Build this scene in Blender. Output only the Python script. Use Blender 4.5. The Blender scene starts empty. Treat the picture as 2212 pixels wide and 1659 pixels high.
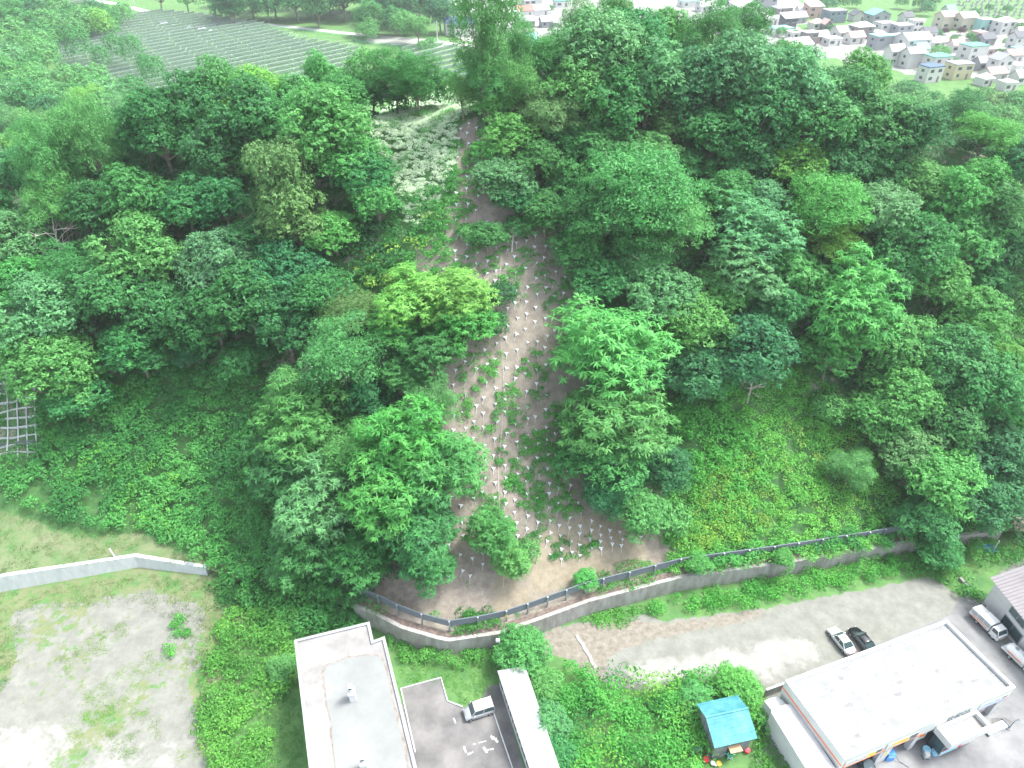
import bpy, math, random
import numpy as np
from mathutils import Vector, Matrix, noise
random.seed(7)
RS = np.random.RandomState(11)
R = math.radians
SC = bpy.context.scene
COL = SC.collection
# ------------------------------------------------------------------ camera, sky, sun, exposure
H, PITCH, F = 70.0, R(37.0), 1536.0          # F in units of a 2212 x 1659 frame
cam = bpy.data.cameras.new('camera'); camo = bpy.data.objects.new('camera', cam); COL.objects.link(camo)
camo.location = (0, 0, H); camo.rotation_euler = (R(90) - PITCH, 0, 0)
cam.sensor_width = 36.0; cam.sensor_fit = 'HORIZONTAL'; cam.lens = 36.0 * F / 2212.0
cam.clip_start = 1.0; cam.clip_end = 6000.0
SC.camera = camo
W = bpy.data.worlds.new('World'); SC.world = W; W.use_nodes = True
SUN_EL, SUN_AZ = R(60), R(75)                # azimuth measured from +Y towards +X
sky = W.node_tree.nodes.new('ShaderNodeTexSky'); sky.sky_type = 'NISHITA'; sky.sun_disc = False
sky.sun_elevation = SUN_EL; sky.sun_rotation = SUN_AZ; sky.air_density = 1.0; sky.dust_density = 3.0; sky.ozone_density = 1.0
hsv = W.node_tree.nodes.new('ShaderNodeHueSaturation'); hsv.inputs['Saturation'].default_value = .42   # a white, hazy sky
bg = W.node_tree.nodes['Background']; W.node_tree.links.new(sky.outputs[0], hsv.inputs['Color']); W.node_tree.links.new(hsv.outputs[0], bg.inputs[0]); bg.inputs[1].default_value = 0.15
sl = bpy.data.lights.new('sun', 'SUN'); sl.energy = 1.75; sl.angle = R(15); sl.color = (1.0, 0.97, 0.91)
slo = bpy.data.objects.new('sun', sl); COL.objects.link(slo); slo.location = (60, 20, 160)
sd = Vector((math.sin(SUN_AZ) * math.cos(SUN_EL), math.cos(SUN_AZ) * math.cos(SUN_EL), math.sin(SUN_EL)))
slo.rotation_euler = sd.to_track_quat('Z', 'Y').to_euler()
SC.view_settings.view_transform = 'Standard'; SC.view_settings.look = 'None'
SC.view_settings.exposure = 1.85; SC.view_settings.gamma = 1.0
try:
    SC.cycles.max_bounces = 5; SC.cycles.diffuse_bounces = 4; SC.cycles.glossy_bounces = 2
    SC.cycles.transmission_bounces = 3; SC.cycles.volume_bounces = 0; SC.cycles.transparent_max_bounces = 4
    SC.cycles.use_denoising = True
except Exception: pass
# ------------------------------------------------------------------ pixel <-> world helpers
CP, SP = math.cos(PITCH), math.sin(PITCH)
def ray(u, v):
    x, y = (u - 1106) / F, (829.5 - v) / F
    return Vector((x, CP + SP * y, -SP + CP * y))
def G(u, v, z=0.0):
    d = ray(u, v); t = (z - H) / d.z
    return Vector((d.x * t, d.y * t, z))
def PX(x, y, z):
    dc = y * CP + (H - z) * SP
    return 1106 + F * x / dc, 829.5 - F * (y * SP - (H - z) * CP) / dc, dc
def inpoly(u, v, P):
    n = len(P); c = False; j = n - 1
    for i in range(n):
        if (P[i][1] > v) != (P[j][1] > v) and u < (P[j][0] - P[i][0]) * (v - P[i][1]) / (P[j][1] - P[i][1]) + P[i][0]: c = not c
        j = i
    return c
def blur(a, n):
    for _ in range(n):
        p = np.pad(a, 1, mode='edge'); a = (p[:-2, 1:-1] + p[2:, 1:-1] + p[1:-1, :-2] + p[1:-1, 2:] + 2 * a) / 6
    return a
def inpoly_np(u, v, P):
    c = np.zeros(u.shape, bool); n = len(P); j = n - 1
    for i in range(n):
        (xi, yi), (xj, yj) = P[i], P[j]
        if yi != yj: c ^= ((yi > v) != (yj > v)) & (u < (xj - xi) * (v - yi) / (yj - yi) + xi)
        j = i
    return c
def fb(x, y, s, o=0.0):                        # smooth noise, about -1..1
    return (np.sin(x / s * 1.7 + o) * np.cos(y / s * 1.3 - o * 2) + .6 * np.sin(x / s * 3.1 - y / s * 2.3 + o * 3)
            + .4 * np.sin(x / s * 5.3 + y / s * 6.1 + o) + .3 * np.cos(x / s * 9.7 - y / s * 8.3 + o * 5)) / 1.7
# ------------------------------------------------------------------ materials
def mat(name, col, rough=.8, spec=.3, metal=0.0, var=0.0, scale=1.0, col2=None, bump=0.0, bscale=20.0, coat=0.0, st=1.0):
    m = bpy.data.materials.new(name); m.use_nodes = True; nt = m.node_tree; n = nt.nodes; l = nt.links
    b = n['Principled BSDF']; b.inputs['Base Color'].default_value = (*col, 1); b.inputs['Roughness'].default_value = rough
    b.inputs['Metallic'].default_value = metal
    try: b.inputs['Specular IOR Level'].default_value = spec; b.inputs['Coat Weight'].default_value = coat
    except Exception: pass
    if var or col2:
        tc = n.new('ShaderNodeTexCoord'); nz = n.new('ShaderNodeTexNoise'); nz.inputs['Scale'].default_value = scale; nz.inputs['Detail'].default_value = 6; nz.inputs['Roughness'].default_value = .65
        mp = n.new('ShaderNodeMapping'); mp.inputs['Scale'].default_value = (1, 1, st); l.new(tc.outputs['Object'], mp.inputs[0]); l.new(mp.outputs[0], nz.inputs['Vector'])
        r = n.new('ShaderNodeValToRGB'); l.new(nz.outputs['Fac'], r.inputs[0]); l.new(r.outputs[0], b.inputs['Base Color'])
        a, c = (tuple(max(0, k * (1 - var)) for k in col), tuple(min(1, k * (1 + var)) for k in col)) if not col2 else (col, col2)
        r.color_ramp.elements[0].position = .35; r.color_ramp.elements[0].color = (*a, 1)
        r.color_ramp.elements[1].position = .65; r.color_ramp.elements[1].color = (*c, 1)
    if bump:
        nz2 = n.new('ShaderNodeTexNoise'); nz2.inputs['Scale'].default_value = bscale; nz2.inputs['Detail'].default_value = 4
        bp = n.new('ShaderNodeBump'); bp.inputs['Strength'].default_value = bump; l.new(nz2.outputs['Fac'], bp.inputs['Height']); l.new(bp.outputs[0], b.inputs['Normal'])
    return m
def leafmat(name, col=None, tr=.35, var=.4, rough=.55, spec=.22):
    m = bpy.data.materials.new(name); m.use_nodes = True; nt = m.node_tree; n = nt.nodes; l = nt.links
    b = n['Principled BSDF']; b.inputs['Roughness'].default_value = rough; b.inputs['Specular IOR Level'].default_value = spec
    at = n.new('ShaderNodeAttribute'); at.attribute_name = 'rnd'
    if col: rgb = n.new('ShaderNodeRGB'); rgb.outputs[0].default_value = (*col, 1); src = rgb.outputs[0]
    else: oi = n.new('ShaderNodeObjectInfo'); src = oi.outputs['Color']
    hs = n.new('ShaderNodeHueSaturation'); l.new(src, hs.inputs['Color'])
    mr = n.new('ShaderNodeMapRange'); l.new(at.outputs['Fac'], mr.inputs[0]); mr.inputs[3].default_value = 1 - var; mr.inputs[4].default_value = 1 + var
    l.new(mr.outputs[0], hs.inputs['Value'])
    mr2 = n.new('ShaderNodeMapRange'); l.new(at.outputs['Fac'], mr2.inputs[0]); mr2.inputs[3].default_value = .515; mr2.inputs[4].default_value = .48
    l.new(mr2.outputs[0], hs.inputs['Hue'])
    l.new(hs.outputs[0], b.inputs['Base Color'])
    t = n.new('ShaderNodeBsdfTranslucent'); l.new(hs.outputs[0], t.inputs[0])
    mx = n.new('ShaderNodeMixShader'); mx.inputs[0].default_value = tr
    l.new(b.outputs[0], mx.inputs[1]); l.new(t.outputs[0], mx.inputs[2]); l.new(mx.outputs[0], n['Material Output'].inputs[0])
    return m
def attrmat(name, base, layers, rough=.9, nscale=.6, fine=None, bump=.3):
    """base colour pair, then layers of (attribute, colour a, colour b, edge noise scale): the mask is the attribute broken up by noise"""
    m = bpy.data.materials.new(name); m.use_nodes = True; nt = m.node_tree; n = nt.nodes; l = nt.links
    b = n['Principled BSDF']; b.inputs['Roughness'].default_value = rough; b.inputs['Specular IOR Level'].default_value = .15
    tc = n.new('ShaderNodeTexCoord')
    def nz(s, d=6, r=.65):
        q = n.new('ShaderNodeTexNoise'); q.inputs['Scale'].default_value = s; q.inputs['Detail'].default_value = d; q.inputs['Roughness'].default_value = r
        l.new(tc.outputs['Object'], q.inputs['Vector']); return q.outputs['Fac']
    def pair(a, c, s):
        r = n.new('ShaderNodeValToRGB'); l.new(nz(s, 8, .75), r.inputs[0]); e = r.color_ramp.elements
        e[0].position = .36; e[0].color = (*a, 1); e[1].position = .64; e[1].color = (*c, 1); return r.outputs[0]
    cur = pair(base[0], base[1], nscale)
    for (an, a, c, s, es) in layers:
        at = n.new('ShaderNodeAttribute'); at.attribute_name = an
        ad = n.new('ShaderNodeMath'); ad.operation = 'MULTIPLY_ADD'; l.new(nz(es, 5, .7), ad.inputs[0]); ad.inputs[1].default_value = 2.2; ad.inputs[2].default_value = -1.1
        sm = n.new('ShaderNodeMath'); sm.operation = 'ADD'; l.new(at.outputs['Fac'], sm.inputs[0]); l.new(ad.outputs[0], sm.inputs[1])
        mr = n.new('ShaderNodeMapRange'); mr.interpolation_type = 'SMOOTHSTEP'; l.new(sm.outputs[0], mr.inputs[0]); mr.inputs[1].default_value = .35; mr.inputs[2].default_value = .65
        mx = n.new('ShaderNodeMix'); mx.data_type = 'RGBA'; l.new(mr.outputs[0], mx.inputs[0]); l.new(cur, mx.inputs[6]); l.new(pair(a, c, s), mx.inputs[7]); cur = mx.outputs[2]
    l.new(cur, b.inputs['Base Color'])
    bp = n.new('ShaderNodeBump'); bp.inputs['Strength'].default_value = bump; bp.inputs['Distance'].default_value = .15; l.new(nz(4.0, 8, .8), bp.inputs['Height']); l.new(bp.outputs[0], b.inputs['Normal'])
    return m
M = {}
M['white'] = mat('white_paint', (.58, .6, .6), .5, var=.06, scale=.6)
M['roofwhite'] = mat('weathered_white_roof', (.22, .235, .235), .7, col2=(.33, .345, .345), scale=.35)
M['wallwhite'] = mat('off_white_render', (.5, .52, .53), .8, var=.08, scale=.5)
M['conc'] = mat('stained_concrete', (.225, .218, .2), .9, col2=(.36, .355, .34), scale=1.3, bump=.2, bscale=8, st=.3)
M['conclight'] = mat('pale_concrete', (.42, .45, .455), .85, col2=(.52, .55, .56), scale=1.5, st=.4, bump=.1)
M['steel'] = mat('galvanised_steel', (.3, .35, .38), .45, metal=.5, var=.15, scale=2)
M['darksteel'] = mat('dark_steel', (.13, .155, .175), .6, metal=.1)
M['asphalt'] = mat('asphalt', (.1, .1, .102), .9, col2=(.2, .195, .19), scale=.25, bump=.15, bscale=60)
M['asphaltlight'] = mat('worn_asphalt', (.13, .135, .14), .9, col2=(.25, .255, .255), scale=.2, bump=.1, bscale=60)
M['glass'] = mat('dark_glass', (.04, .07, .08), .12, spec=.8)
M['teal'] = mat('teal_sheet_metal', (.035, .19, .225), .6, col2=(.1, .31, .335), scale=.7)
M['greywood'] = mat('weathered_boards', (.14, .145, .16), .85, col2=(.25, .26, .28), scale=1.6)
M['orange'] = mat('orange_paint', (.85, .22, .07), .5)
M['yellow'] = mat('yellow_paint', (.85, .55, .06), .5)
M['blue'] = mat('blue_plastic', (.07, .28, .75), .5)
M['paleblue'] = mat('pale_blue_plastic', (.3, .62, .8), .5)
M['red'] = mat('red_plastic', (.7, .05, .06), .5)
M['silver'] = mat('silver_car_paint', (.55, .58, .62), .28, metal=.6, coat=.6)
M['black'] = mat('black_car_paint', (.012, .014, .018), .2, coat=.8)
M['carwhite'] = mat('white_car_paint', (.64, .66, .66), .3, coat=.5)
M['tyre'] = mat('tyre_rubber', (.02, .02, .02), .85)
M['rim'] = mat('wheel_rim', (.5, .5, .52), .35, metal=.8)
M['bark'] = mat('tree_bark', (.13, .105, .085), .9, col2=(.27, .24, .2), scale=2.5)
M['palebark'] = mat('pale_dead_wood', (.36, .32, .3), .9, col2=(.55, .5, .48), scale=2.5)
M['leaf'] = leafmat('tree_leaves')
M['pinkroof'] = mat('pinkish_roof', (.26, .245, .255), .6, var=.06, scale=2)
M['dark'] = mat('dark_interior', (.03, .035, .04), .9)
M['plate'] = mat('anchor_plate_white', (.6, .65, .68), .5)
M['rope'] = mat('pale_rope', (.55, .53, .5), .8)
M['rust'] = mat('rust_brown', (.2, .09, .05), .8)
M['tan'] = mat('tan_wood', (.45, .33, .2), .8)
# ------------------------------------------------------------------ mesh building
class MB:
    def __init__(s): s.v = []; s.f = []; s.mi = []; s.m = []; s.T = Matrix.Identity(4)
    def mid(s, m):
        if m not in s.m: s.m.append(m)
        return s.m.index(m)
    def add(s, vs, fs, m='white'):
        o = len(s.v); k = s.mid(m)
        s.v += [tuple(s.T @ Vector(p)) for p in vs]
        s.f += [tuple(i + o for i in q) for q in fs]; s.mi += [k] * len(fs); return s
    def box(s, x0, x1, y0, y1, z0, z1, m='white', taper=0):
        t = taper
        vs = [(x0, y0, z0), (x1, y0, z0), (x1, y1, z0), (x0, y1, z0), (x0 + t, y0 + t, z1), (x1 - t, y0 + t, z1), (x1 - t, y1 - t, z1), (x0 + t, y1 - t, z1)]
        return s.add(vs, [(3, 2, 1, 0), (4, 5, 6, 7), (0, 1, 5, 4), (1, 2, 6, 5), (2, 3, 7, 6), (3, 0, 4, 7)], m)
    def prism(s, P, z0, z1, m='white', mtop=None):
        n = len(P); vs = [(p[0], p[1], z0) for p in P] + [(p[0], p[1], z1) for p in P]
        a = sum(P[i][0] * P[(i + 1) % n][1] - P[(i + 1) % n][0] * P[i][1] for i in range(n))
        fs = [(i, (i + 1) % n, n + (i + 1) % n, n + i) if a > 0 else (n + i, n + (i + 1) % n, (i + 1) % n, i) for i in range(n)]
        s.add(vs, fs, m)
        top = tuple(range(n, 2 * n)) if a > 0 else tuple(range(2 * n - 1, n - 1, -1))
        bot = tuple(range(n - 1, -1, -1)) if a > 0 else tuple(range(n))
        s.add(vs, [top], mtop or m); return s.add(vs, [bot], m)
    def tube(s, pts, rad, m='white', n=6, cap=True):
        pts = [Vector(p) for p in pts]; rad = rad if hasattr(rad, '__len__') else [rad] * len(pts); vs = []; fs = []
        for i, p in enumerate(pts):
            d = (pts[min(i + 1, len(pts) - 1)] - pts[max(i - 1, 0)]).normalized()
            a = d.orthogonal().normalized() if i == 0 else (a - d * a.dot(d)).normalized()
            b = d.cross(a)
            for k in range(n):
                t = 2 * math.pi * k / n; vs.append(tuple(p + (a * math.cos(t) + b * math.sin(t)) * rad[i]))
        for i in range(len(pts) - 1):
            for k in range(n): fs.append((i * n + k, i * n + (k + 1) % n, (i + 1) * n + (k + 1) % n, (i + 1) * n + k))
        if cap: fs.append(tuple(range(n - 1, -1, -1))); fs.append(tuple(range((len(pts) - 1) * n, len(pts) * n)))
        return s.add(vs, fs, m)
    def loft(s, secs, m='white', cap=True):      # list of closed rings with equal counts
        n = len(secs[0]); vs = [p for q in secs for p in q]; fs = []
        for i in range(len(secs) - 1):
            for k in range(n): fs.append((i * n + k, i * n + (k + 1) % n, (i + 1) * n + (k + 1) % n, (i + 1) * n + k))
        if cap: fs.append(tuple(range(n - 1, -1, -1))); fs.append(tuple(range((len(secs) - 1) * n, len(secs) * n)))
        return s.add(vs, fs, m)
    def build(s, name, parent=None, smooth=False, loc=None, rz=0):
        me = bpy.data.meshes.new(name); me.from_pydata(s.v, [], s.f); me.update()
        for k in s.m: me.materials.append(M[k] if isinstance(k, str) else k)
        me.polygons.foreach_set('material_index', s.mi)
        if smooth: me.polygons.foreach_set('use_smooth', [True] * len(s.f))
        o = bpy.data.objects.new(name, me); COL.objects.link(o)
        if parent: o.parent = parent
        if loc is not None: o.location = loc; o.rotation_euler.z = rz
        return o
def tag(o, label=None, cat=None, group=None, kind=None):
    if label: o['label'] = label
    if cat: o['category'] = cat
    if group: o['group'] = group
    if kind: o['kind'] = kind
    return o
def empty(name, loc=(0, 0, 0), rz=0, label=None, cat=None, group=None):
    o = bpy.data.objects.new(name, None); COL.objects.link(o); o.location = loc; o.rotation_euler = (0, 0, rz); o.empty_display_size = .5
    return tag(o, label, cat, group)
def copy_tree(o, parent=None):
    c = o.copy(); COL.objects.link(c); c.parent = parent
    for ch in KIDS.get(o.name, [k for k in o.children]): copy_tree(ch, c)
    return c
KIDS = {}
ORD = ['first', 'second', 'third', 'fourth', 'fifth', 'sixth', 'seventh', 'eighth', 'ninth', 'tenth', 'eleventh', 'twelfth', 'thirteenth', 'fourteenth', 'fifteenth', 'sixteenth', 'seventeenth', 'eighteenth', 'nineteenth', 'twentieth'] + ['twenty-%s' % w for w in ('first', 'second', 'third', 'fourth', 'fifth', 'sixth', 'seventh', 'eighth', 'ninth')] + ['thirtieth'] + ['thirty-%s' % w for w in ('first', 'second', 'third', 'fourth', 'fifth', 'sixth', 'seventh', 'eighth', 'ninth')] + ['fortieth'] + ['forty-%s' % w for w in ('first', 'second', 'third', 'fourth', 'fifth', 'sixth', 'seventh', 'eighth', 'ninth')]
# ------------------------------------------------------------------ terrain
WALLPX = [(770, 1338), (813, 1359), (872, 1391), (946, 1410), (973, 1414), (1080, 1398), (1170, 1366), (1269, 1329), (1469, 1276), (1684, 1245), (1872, 1210), (2006, 1185), (2155, 1166)]
LWALLPX = [(-60, 1286), (0, 1276), (300, 1222), (450, 1240)]
WALL = [G(*p) for p in WALLPX]; LWALL = [G(*p) for p in LWALLPX]
FOOT = [(-420, LWALL[0].y + 25)] + [(-160, LWALL[0].y + 6)] + [(p.x, p.y) for p in LWALL] + [(G(600, 1290).x, G(600, 1290).y)] + [(p.x, p.y) for p in WALL] + [(80, 61), (170, 64), (460, 90)]
FX = np.array([p[0] for p in FOOT]); FY = np.array([p[1] for p in FOOT])
zfv = [1, 2.2, 2.3, 2.2, 1.6, 1.0, .8, 2.3, 2.7, 2.8, 2.5, 2.4, 2.4, 2.4, 2.4, 2.4, 2.3, 1.9, 1.8, 1.6, .3, .2, .1]
assert len(zfv) == len(FOOT), (len(zfv), len(FOOT))
ZF = np.array(zfv)
CX = np.array([-420, -300, -160, -110, -80, -50, -25, -8, 10, 30, 55, 75, 100, 140, 200, 300, 460.])
CYR = np.array([160, 150, 120, 106, 101, 100, 100, 98, 105, 108, 105, 100, 98, 98, 105, 125, 150.])
CZ = np.array([2, 6, 18, 24, 26, 32, 38, 41, 43, 44, 38, 32, 27, 21, 12, 4, 1.])
CG = np.array([9, 9, 9, 9, 8, 6, 2, 2, 2, 2, 2, 2, 2, 2, 4, 4, 4.])
def hill_z(x, y, bumps=True):
    x = np.asarray(x, float); y = np.asarray(y, float)
    yf = np.interp(x, FX, FY); zf = np.interp(x, FX, ZF); yr = np.interp(x, CX, CYR); zc = np.interp(x, CX, CZ); g = np.interp(x, CX, CG)
    t = np.clip((y - yf - g) / (yr - yf - g), 0, 1); s = .62 * t + .38 * t * t * (3 - 2 * t)
    z = zf + .14 * np.clip(y - yf, 0, g) + (zc - zf - .14 * g) * s
    b = y - yr
    z = z - np.where(b > 0, np.clip(b, 0, 9) * .09 + np.clip(b - 9, 0, 300) * .62, 0)
    if bumps:
        m = np.clip((y - yf - g) / 6, 0, 1)
        z = z + m * (.5 * fb(x, y, 9, 1.) + .2 * fb(x, y, 3, 2.))
    return z
def ground_z(x, y):
    if y < np.interp(x, FX, FY): return 0.0
    return max(0.0, float(hill_z(x, y)))
def hit(u, v, up=0.0):                          # where the ray meets the terrain raised by `up`
    d = ray(u, v); t = 30.0; o = Vector((0, 0, H))
    while t < 900:
        p = o + d * t
        if p.z - up <= ground_z(p.x, p.y):
            lo, hi = t - 1.0, t
            for _ in range(12):
                mi = (lo + hi) / 2; p = o + d * mi
                if p.z - up <= ground_z(p.x, p.y): hi = mi
                else: lo = mi
            return o + d * hi, hi
        t += 1.0
    return o + d * t, t
def gridmesh(name, V, nx, ny, material, attrs=None, smooth=True):
    me = bpy.data.meshes.new(name); me.vertices.add(len(V)); me.vertices.foreach_set('co', V.astype(np.float32).ravel())
    i = np.arange(nx - 1)[None, :] + np.arange(ny - 1)[:, None] * nx; q = np.stack([i, i + 1, i + 1 + nx, i + nx], -1).reshape(-1, 4)
    me.loops.add(q.size); me.loops.foreach_set('vertex_index', q.ravel().astype(np.int32))
    me.polygons.add(len(q)); me.polygons.foreach_set('loop_start', (np.arange(len(q)) * 4).astype(np.int32))
    me.update(calc_edges=True)
    for k, a in (attrs or {}).items():
        at = me.attributes.new(k, 'FLOAT', 'POINT'); at.data.foreach_set('value', a.astype(np.float32).ravel())
    if smooth: me.polygons.foreach_set('use_smooth', [True] * len(q))
    me.materials.append(material); o = bpy.data.objects.new(name, me); COL.objects.link(o); return o
# regions, in frame units of the photograph, used as outlines on the terrain
NET = [(980, 250), (1040, 255), (1050, 420), (1150, 470), (1290, 560), (1290, 700), (1250, 1000), (1420, 1130), (1470, 1210), (1230, 1270), (1075, 1345), (980, 1372), (800, 1330), (780, 1240), (840, 1180), (960, 1140), (990, 950), (860, 930), (840, 790), (900, 720), (1050, 750), (1090, 600), (955, 600), (900, 580), (895, 520), (950, 500), (985, 400)]
SHL = [(100, 860), (180, 850), (280, 830), (500, 790), (640, 850), (640, 1000), (660, 1150), (700, 1250), (800, 1340), (740, 1375), (640, 1375), (540, 1320), (470, 1240), (400, 1190), (300, 1140), (200, 1160), (20, 1080), (-40, 1070), (-60, 990), (70, 985)]
SHM = [(820, 300), (985, 290), (985, 400), (950, 500), (895, 520), (890, 600), (960, 610), (860, 680), (740, 640), (800, 560), (870, 440), (820, 340)]
BAM = [(785, 300), (830, 235), (900, 198), (1000, 188), (1040, 240), (985, 265), (985, 340), (960, 430), (900, 500), (870, 470), (825, 350)]
SHR = [(1440, 880), (1700, 790), (1810, 850), (1870, 960), (1930, 1050), (2000, 1130), (2150, 1140), (2170, 1160), (1960, 1185), (1600, 1225), (1440, 1250), (1430, 1130), (1460, 1000)]
GUL = [(2060, 640), (2300, 560), (2300, 880), (2180, 820), (2110, 740)]
GRB = [(-200, 1085), (0, 1080), (200, 1150), (300, 1140), (480, 1215), (480, 1240), (300, 1215), (-200, 1290)]
CRB = [(-20, 770), (90, 770), (95, 900), (80, 990), (-20, 1010)]
# hill sheet
hx = np.concatenate([np.arange(-420, -110, 6), np.arange(-110, 110, 1.0), np.arange(110, 461, 6)]); ht = np.concatenate([np.arange(0, 70, .8), np.arange(70, 150, 2.5)])
XX, TT = np.meshgrid(hx, ht); YY = np.interp(XX, FX, FY) + TT + np.where(TT > 0, 0, .02); ZZ = hill_z(XX, YY)
dc = YY * CP + (H - ZZ) * SP; UU = 1106 + F * XX / dc; VV = 829.5 - F * (YY * SP - (H - ZZ) * CP) / dc
front = TT < 60
grn = np.full(XX.shape, .25)
for P, w in ((SHL, 1.2), (SHM, 1.2), (BAM, 1.2), (SHR, .95), (GUL, 1.3), (GRB, .8), (CRB, .6)): grn = np.where(inpoly_np(UU, VV, P) & (TT < 75), w, grn)
netm = inpoly_np(UU, VV, NET) & (TT < 62); grn = np.where(netm, .12, grn)
tan = np.where(netm & (TT < 9) & (XX > -3) & (XX < 17), .75, -.3) + np.where(inpoly_np(UU, VV, [(985, 440), (1012, 400), (1025, 470), (975, 485)]), 1.2, 0)
grn = blur(np.where((grn == .25) & (TT > 2), .62, grn), 2); tan = blur(tan, 3)
dry = blur(np.where(inpoly_np(UU, VV, GRB) & (TT < 40), .85, -1.0), 2)
ledge = np.where((TT < 1.6) & (XX > WALL[0].x), 1.3, -1)
M['hill'] = attrmat('hill_soil', ((.16, .142, .12), (.28, .25, .212)), [('tan', (.2, .175, .125), (.29, .255, .195), 1.2, .35), ('green', (.035, .1, .035), (.075, .17, .055), .9, .55), ('dry', (.08, .165, .055), (.17, .19, .11), .5, .5), ('ledge', (.09, .07, .06), (.2, .16, .14), 2.5, 2)], nscale=.8)
hill = gridmesh('hill', np.stack([XX, YY, ZZ], -1).reshape(-1, 3), len(hx), len(ht), M['hill'], {'green': grn, 'tan': tan, 'ledge': ledge, 'dry': dry}); tag(hill, kind='structure')
# ground sheet
GRAVL = [(0, 1340), (60, 1300), (200, 1285), (330, 1265), (450, 1300), (470, 1400), (420, 1480), (470, 1700), (-200, 1800), (-10, 1500), (20, 1400)]
LOT = [(1120, 1400), (1190, 1350), (1400, 1322), (1420, 1340), (1620, 1315), (1900, 1262), (2010, 1240), (2060, 1275), (2130, 1340), (2400, 1560), (2400, 1800), (1600, 1800), (1660, 1540), (1640, 1470), (1480, 1480), (1400, 1500), (1300, 1480), (1210, 1410)]
DIRT = [(1120, 1410), (1190, 1352), (1395, 1325), (1400, 1345), (1600, 1315), (1700, 1300), (1640, 1345), (1420, 1385), (1320, 1420), (1310, 1490), (1230, 1430)]
RGR = [(2130, 1240), (2212, 1200), (2400, 1180), (2400, 1300), (2180, 1260)]
TOWN = [(960, -20), (970, 60), (1000, 90), (1240, 80), (1500, 60), (1700, 110), (1950, 160), (2300, 190), (2300, 40), (2080, 70), (2010, 60), (1960, 70), (1830, 90), (1740, 70), (1740, -30)]
BARE = [(770, 75), (960, 85), (960, 102), (800, 95)]
gx = np.concatenate([[-2500, -1500, -900, -600], np.arange(-400, -66, 8), np.arange(-66, 82, .6), np.arange(82, 420, 8), [600, 900, 1500, 2500]])
gy = np.concatenate([[-600, -200, 0, 15], np.arange(24, 68, .6), np.arange(68, 180, 8), np.arange(180, 520, 4), [600, 800, 1200, 2000, 4500]])
XX, YY = np.meshgrid(gx, gy); ZZ = np.zeros(XX.shape)
dc = YY * CP + H * SP; UU = 1106 + F * XX / dc; VV = 829.5 - F * (YY * SP - H * CP) / dc
near = (YY < 68) & (YY > 20)
grav = np.where(near & (inpoly_np(UU, VV, GRAVL) | inpoly_np(UU, VV, LOT) | inpoly_np(UU, VV, RGR)), 1.3, -1.0)
grav = np.where(near & inpoly_np(UU, VV, GRAVL), .72 + .42 * fb(XX, YY, 5, 3), grav); grav = blur(grav, 4)
pale = blur(np.where(near & inpoly_np(UU, VV, [(1330, 1500), (1300, 1440), (1560, 1390), (1760, 1350), (1800, 1420), (1690, 1480), (1700, 1700), (1400, 1700)]), .9, -.5) + np.where(near & inpoly_np(UU, VV, [(-300, 1450), (60, 1500), (200, 1560), (420, 1560), (480, 1760), (-300, 1760)]), 1.0, 0), 7); pale = blur(np.where(grav > .1, pale, -1.0), 10)
dirt = blur(np.where(near & inpoly_np(UU, VV, DIRT), 1.1, -1.0), 4); dryg = blur(np.where(near & (XX < -28), .62, -.6), 6)
town = np.where((YY > 200) & inpoly_np(UU, VV, TOWN), 1.1, -1.0); town = np.where((YY > 200) & inpoly_np(UU, VV, BARE), .9, town)
M['ground'] = attrmat('ground_grass_gravel', ((.06, .15, .05), (.12, .23, .075)), [('dry', (.09, .16, .055), (.18, .19, .11), .5, .5), ('gravel', (.155, .162, .142), (.225, .23, .208), .6, .9), ('pale', (.225, .225, .212), (.3, .3, .285), .35, .25), ('dirt', (.14, .125, .1), (.25, .232, .2), 1.6, 1.1), ('town', (.2, .21, .19), (.32, .33, .31), .08, .05)], nscale=.35, bump=.08)
ground = gridmesh('ground', np.stack([XX, YY, ZZ], -1).reshape(-1, 3), len(gx), len(gy), M['ground'], {'gravel': grav, 'dirt': dirt, 'pale': pale, 'town': town, 'dry': dryg}, smooth=False); tag(ground, kind='structure')
def sheet(name, P, z, m, world=False):
    b = MB(); pts = [(p[0], p[1], z) for p in P] if world else [tuple(G(p[0], p[1], 0))[:2] + (z,) for p in P]
    a = sum(pts[i][0] * pts[(i + 1) % len(pts)][1] - pts[(i + 1) % len(pts)][0] * pts[i][1] for i in range(len(pts)))
    b.add(pts if a > 0 else pts[::-1], [tuple(range(len(pts)))], m); return tag(b.build(name), kind='structure')
def strip(b, P, w, z0, z1, m):                   # a low ribbon (kerb, road) following points
    P = [Vector((p[0], p[1], 0)) for p in P]; L = []; Rr = []
    for i, p in enumerate(P):
        d = (P[min(i + 1, len(P) - 1)] - P[max(i - 1, 0)]).normalized(); n = Vector((-d.y, d.x, 0)); L.append(p + n * w / 2); Rr.append(p - n * w / 2)
    secs = [[(Rr[i].x, Rr[i].y, z0), (Rr[i].x, Rr[i].y, z1), (L[i].x, L[i].y, z1), (L[i].x, L[i].y, z0)] for i in range(len(P))]
    return b.loft(secs, m)
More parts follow.
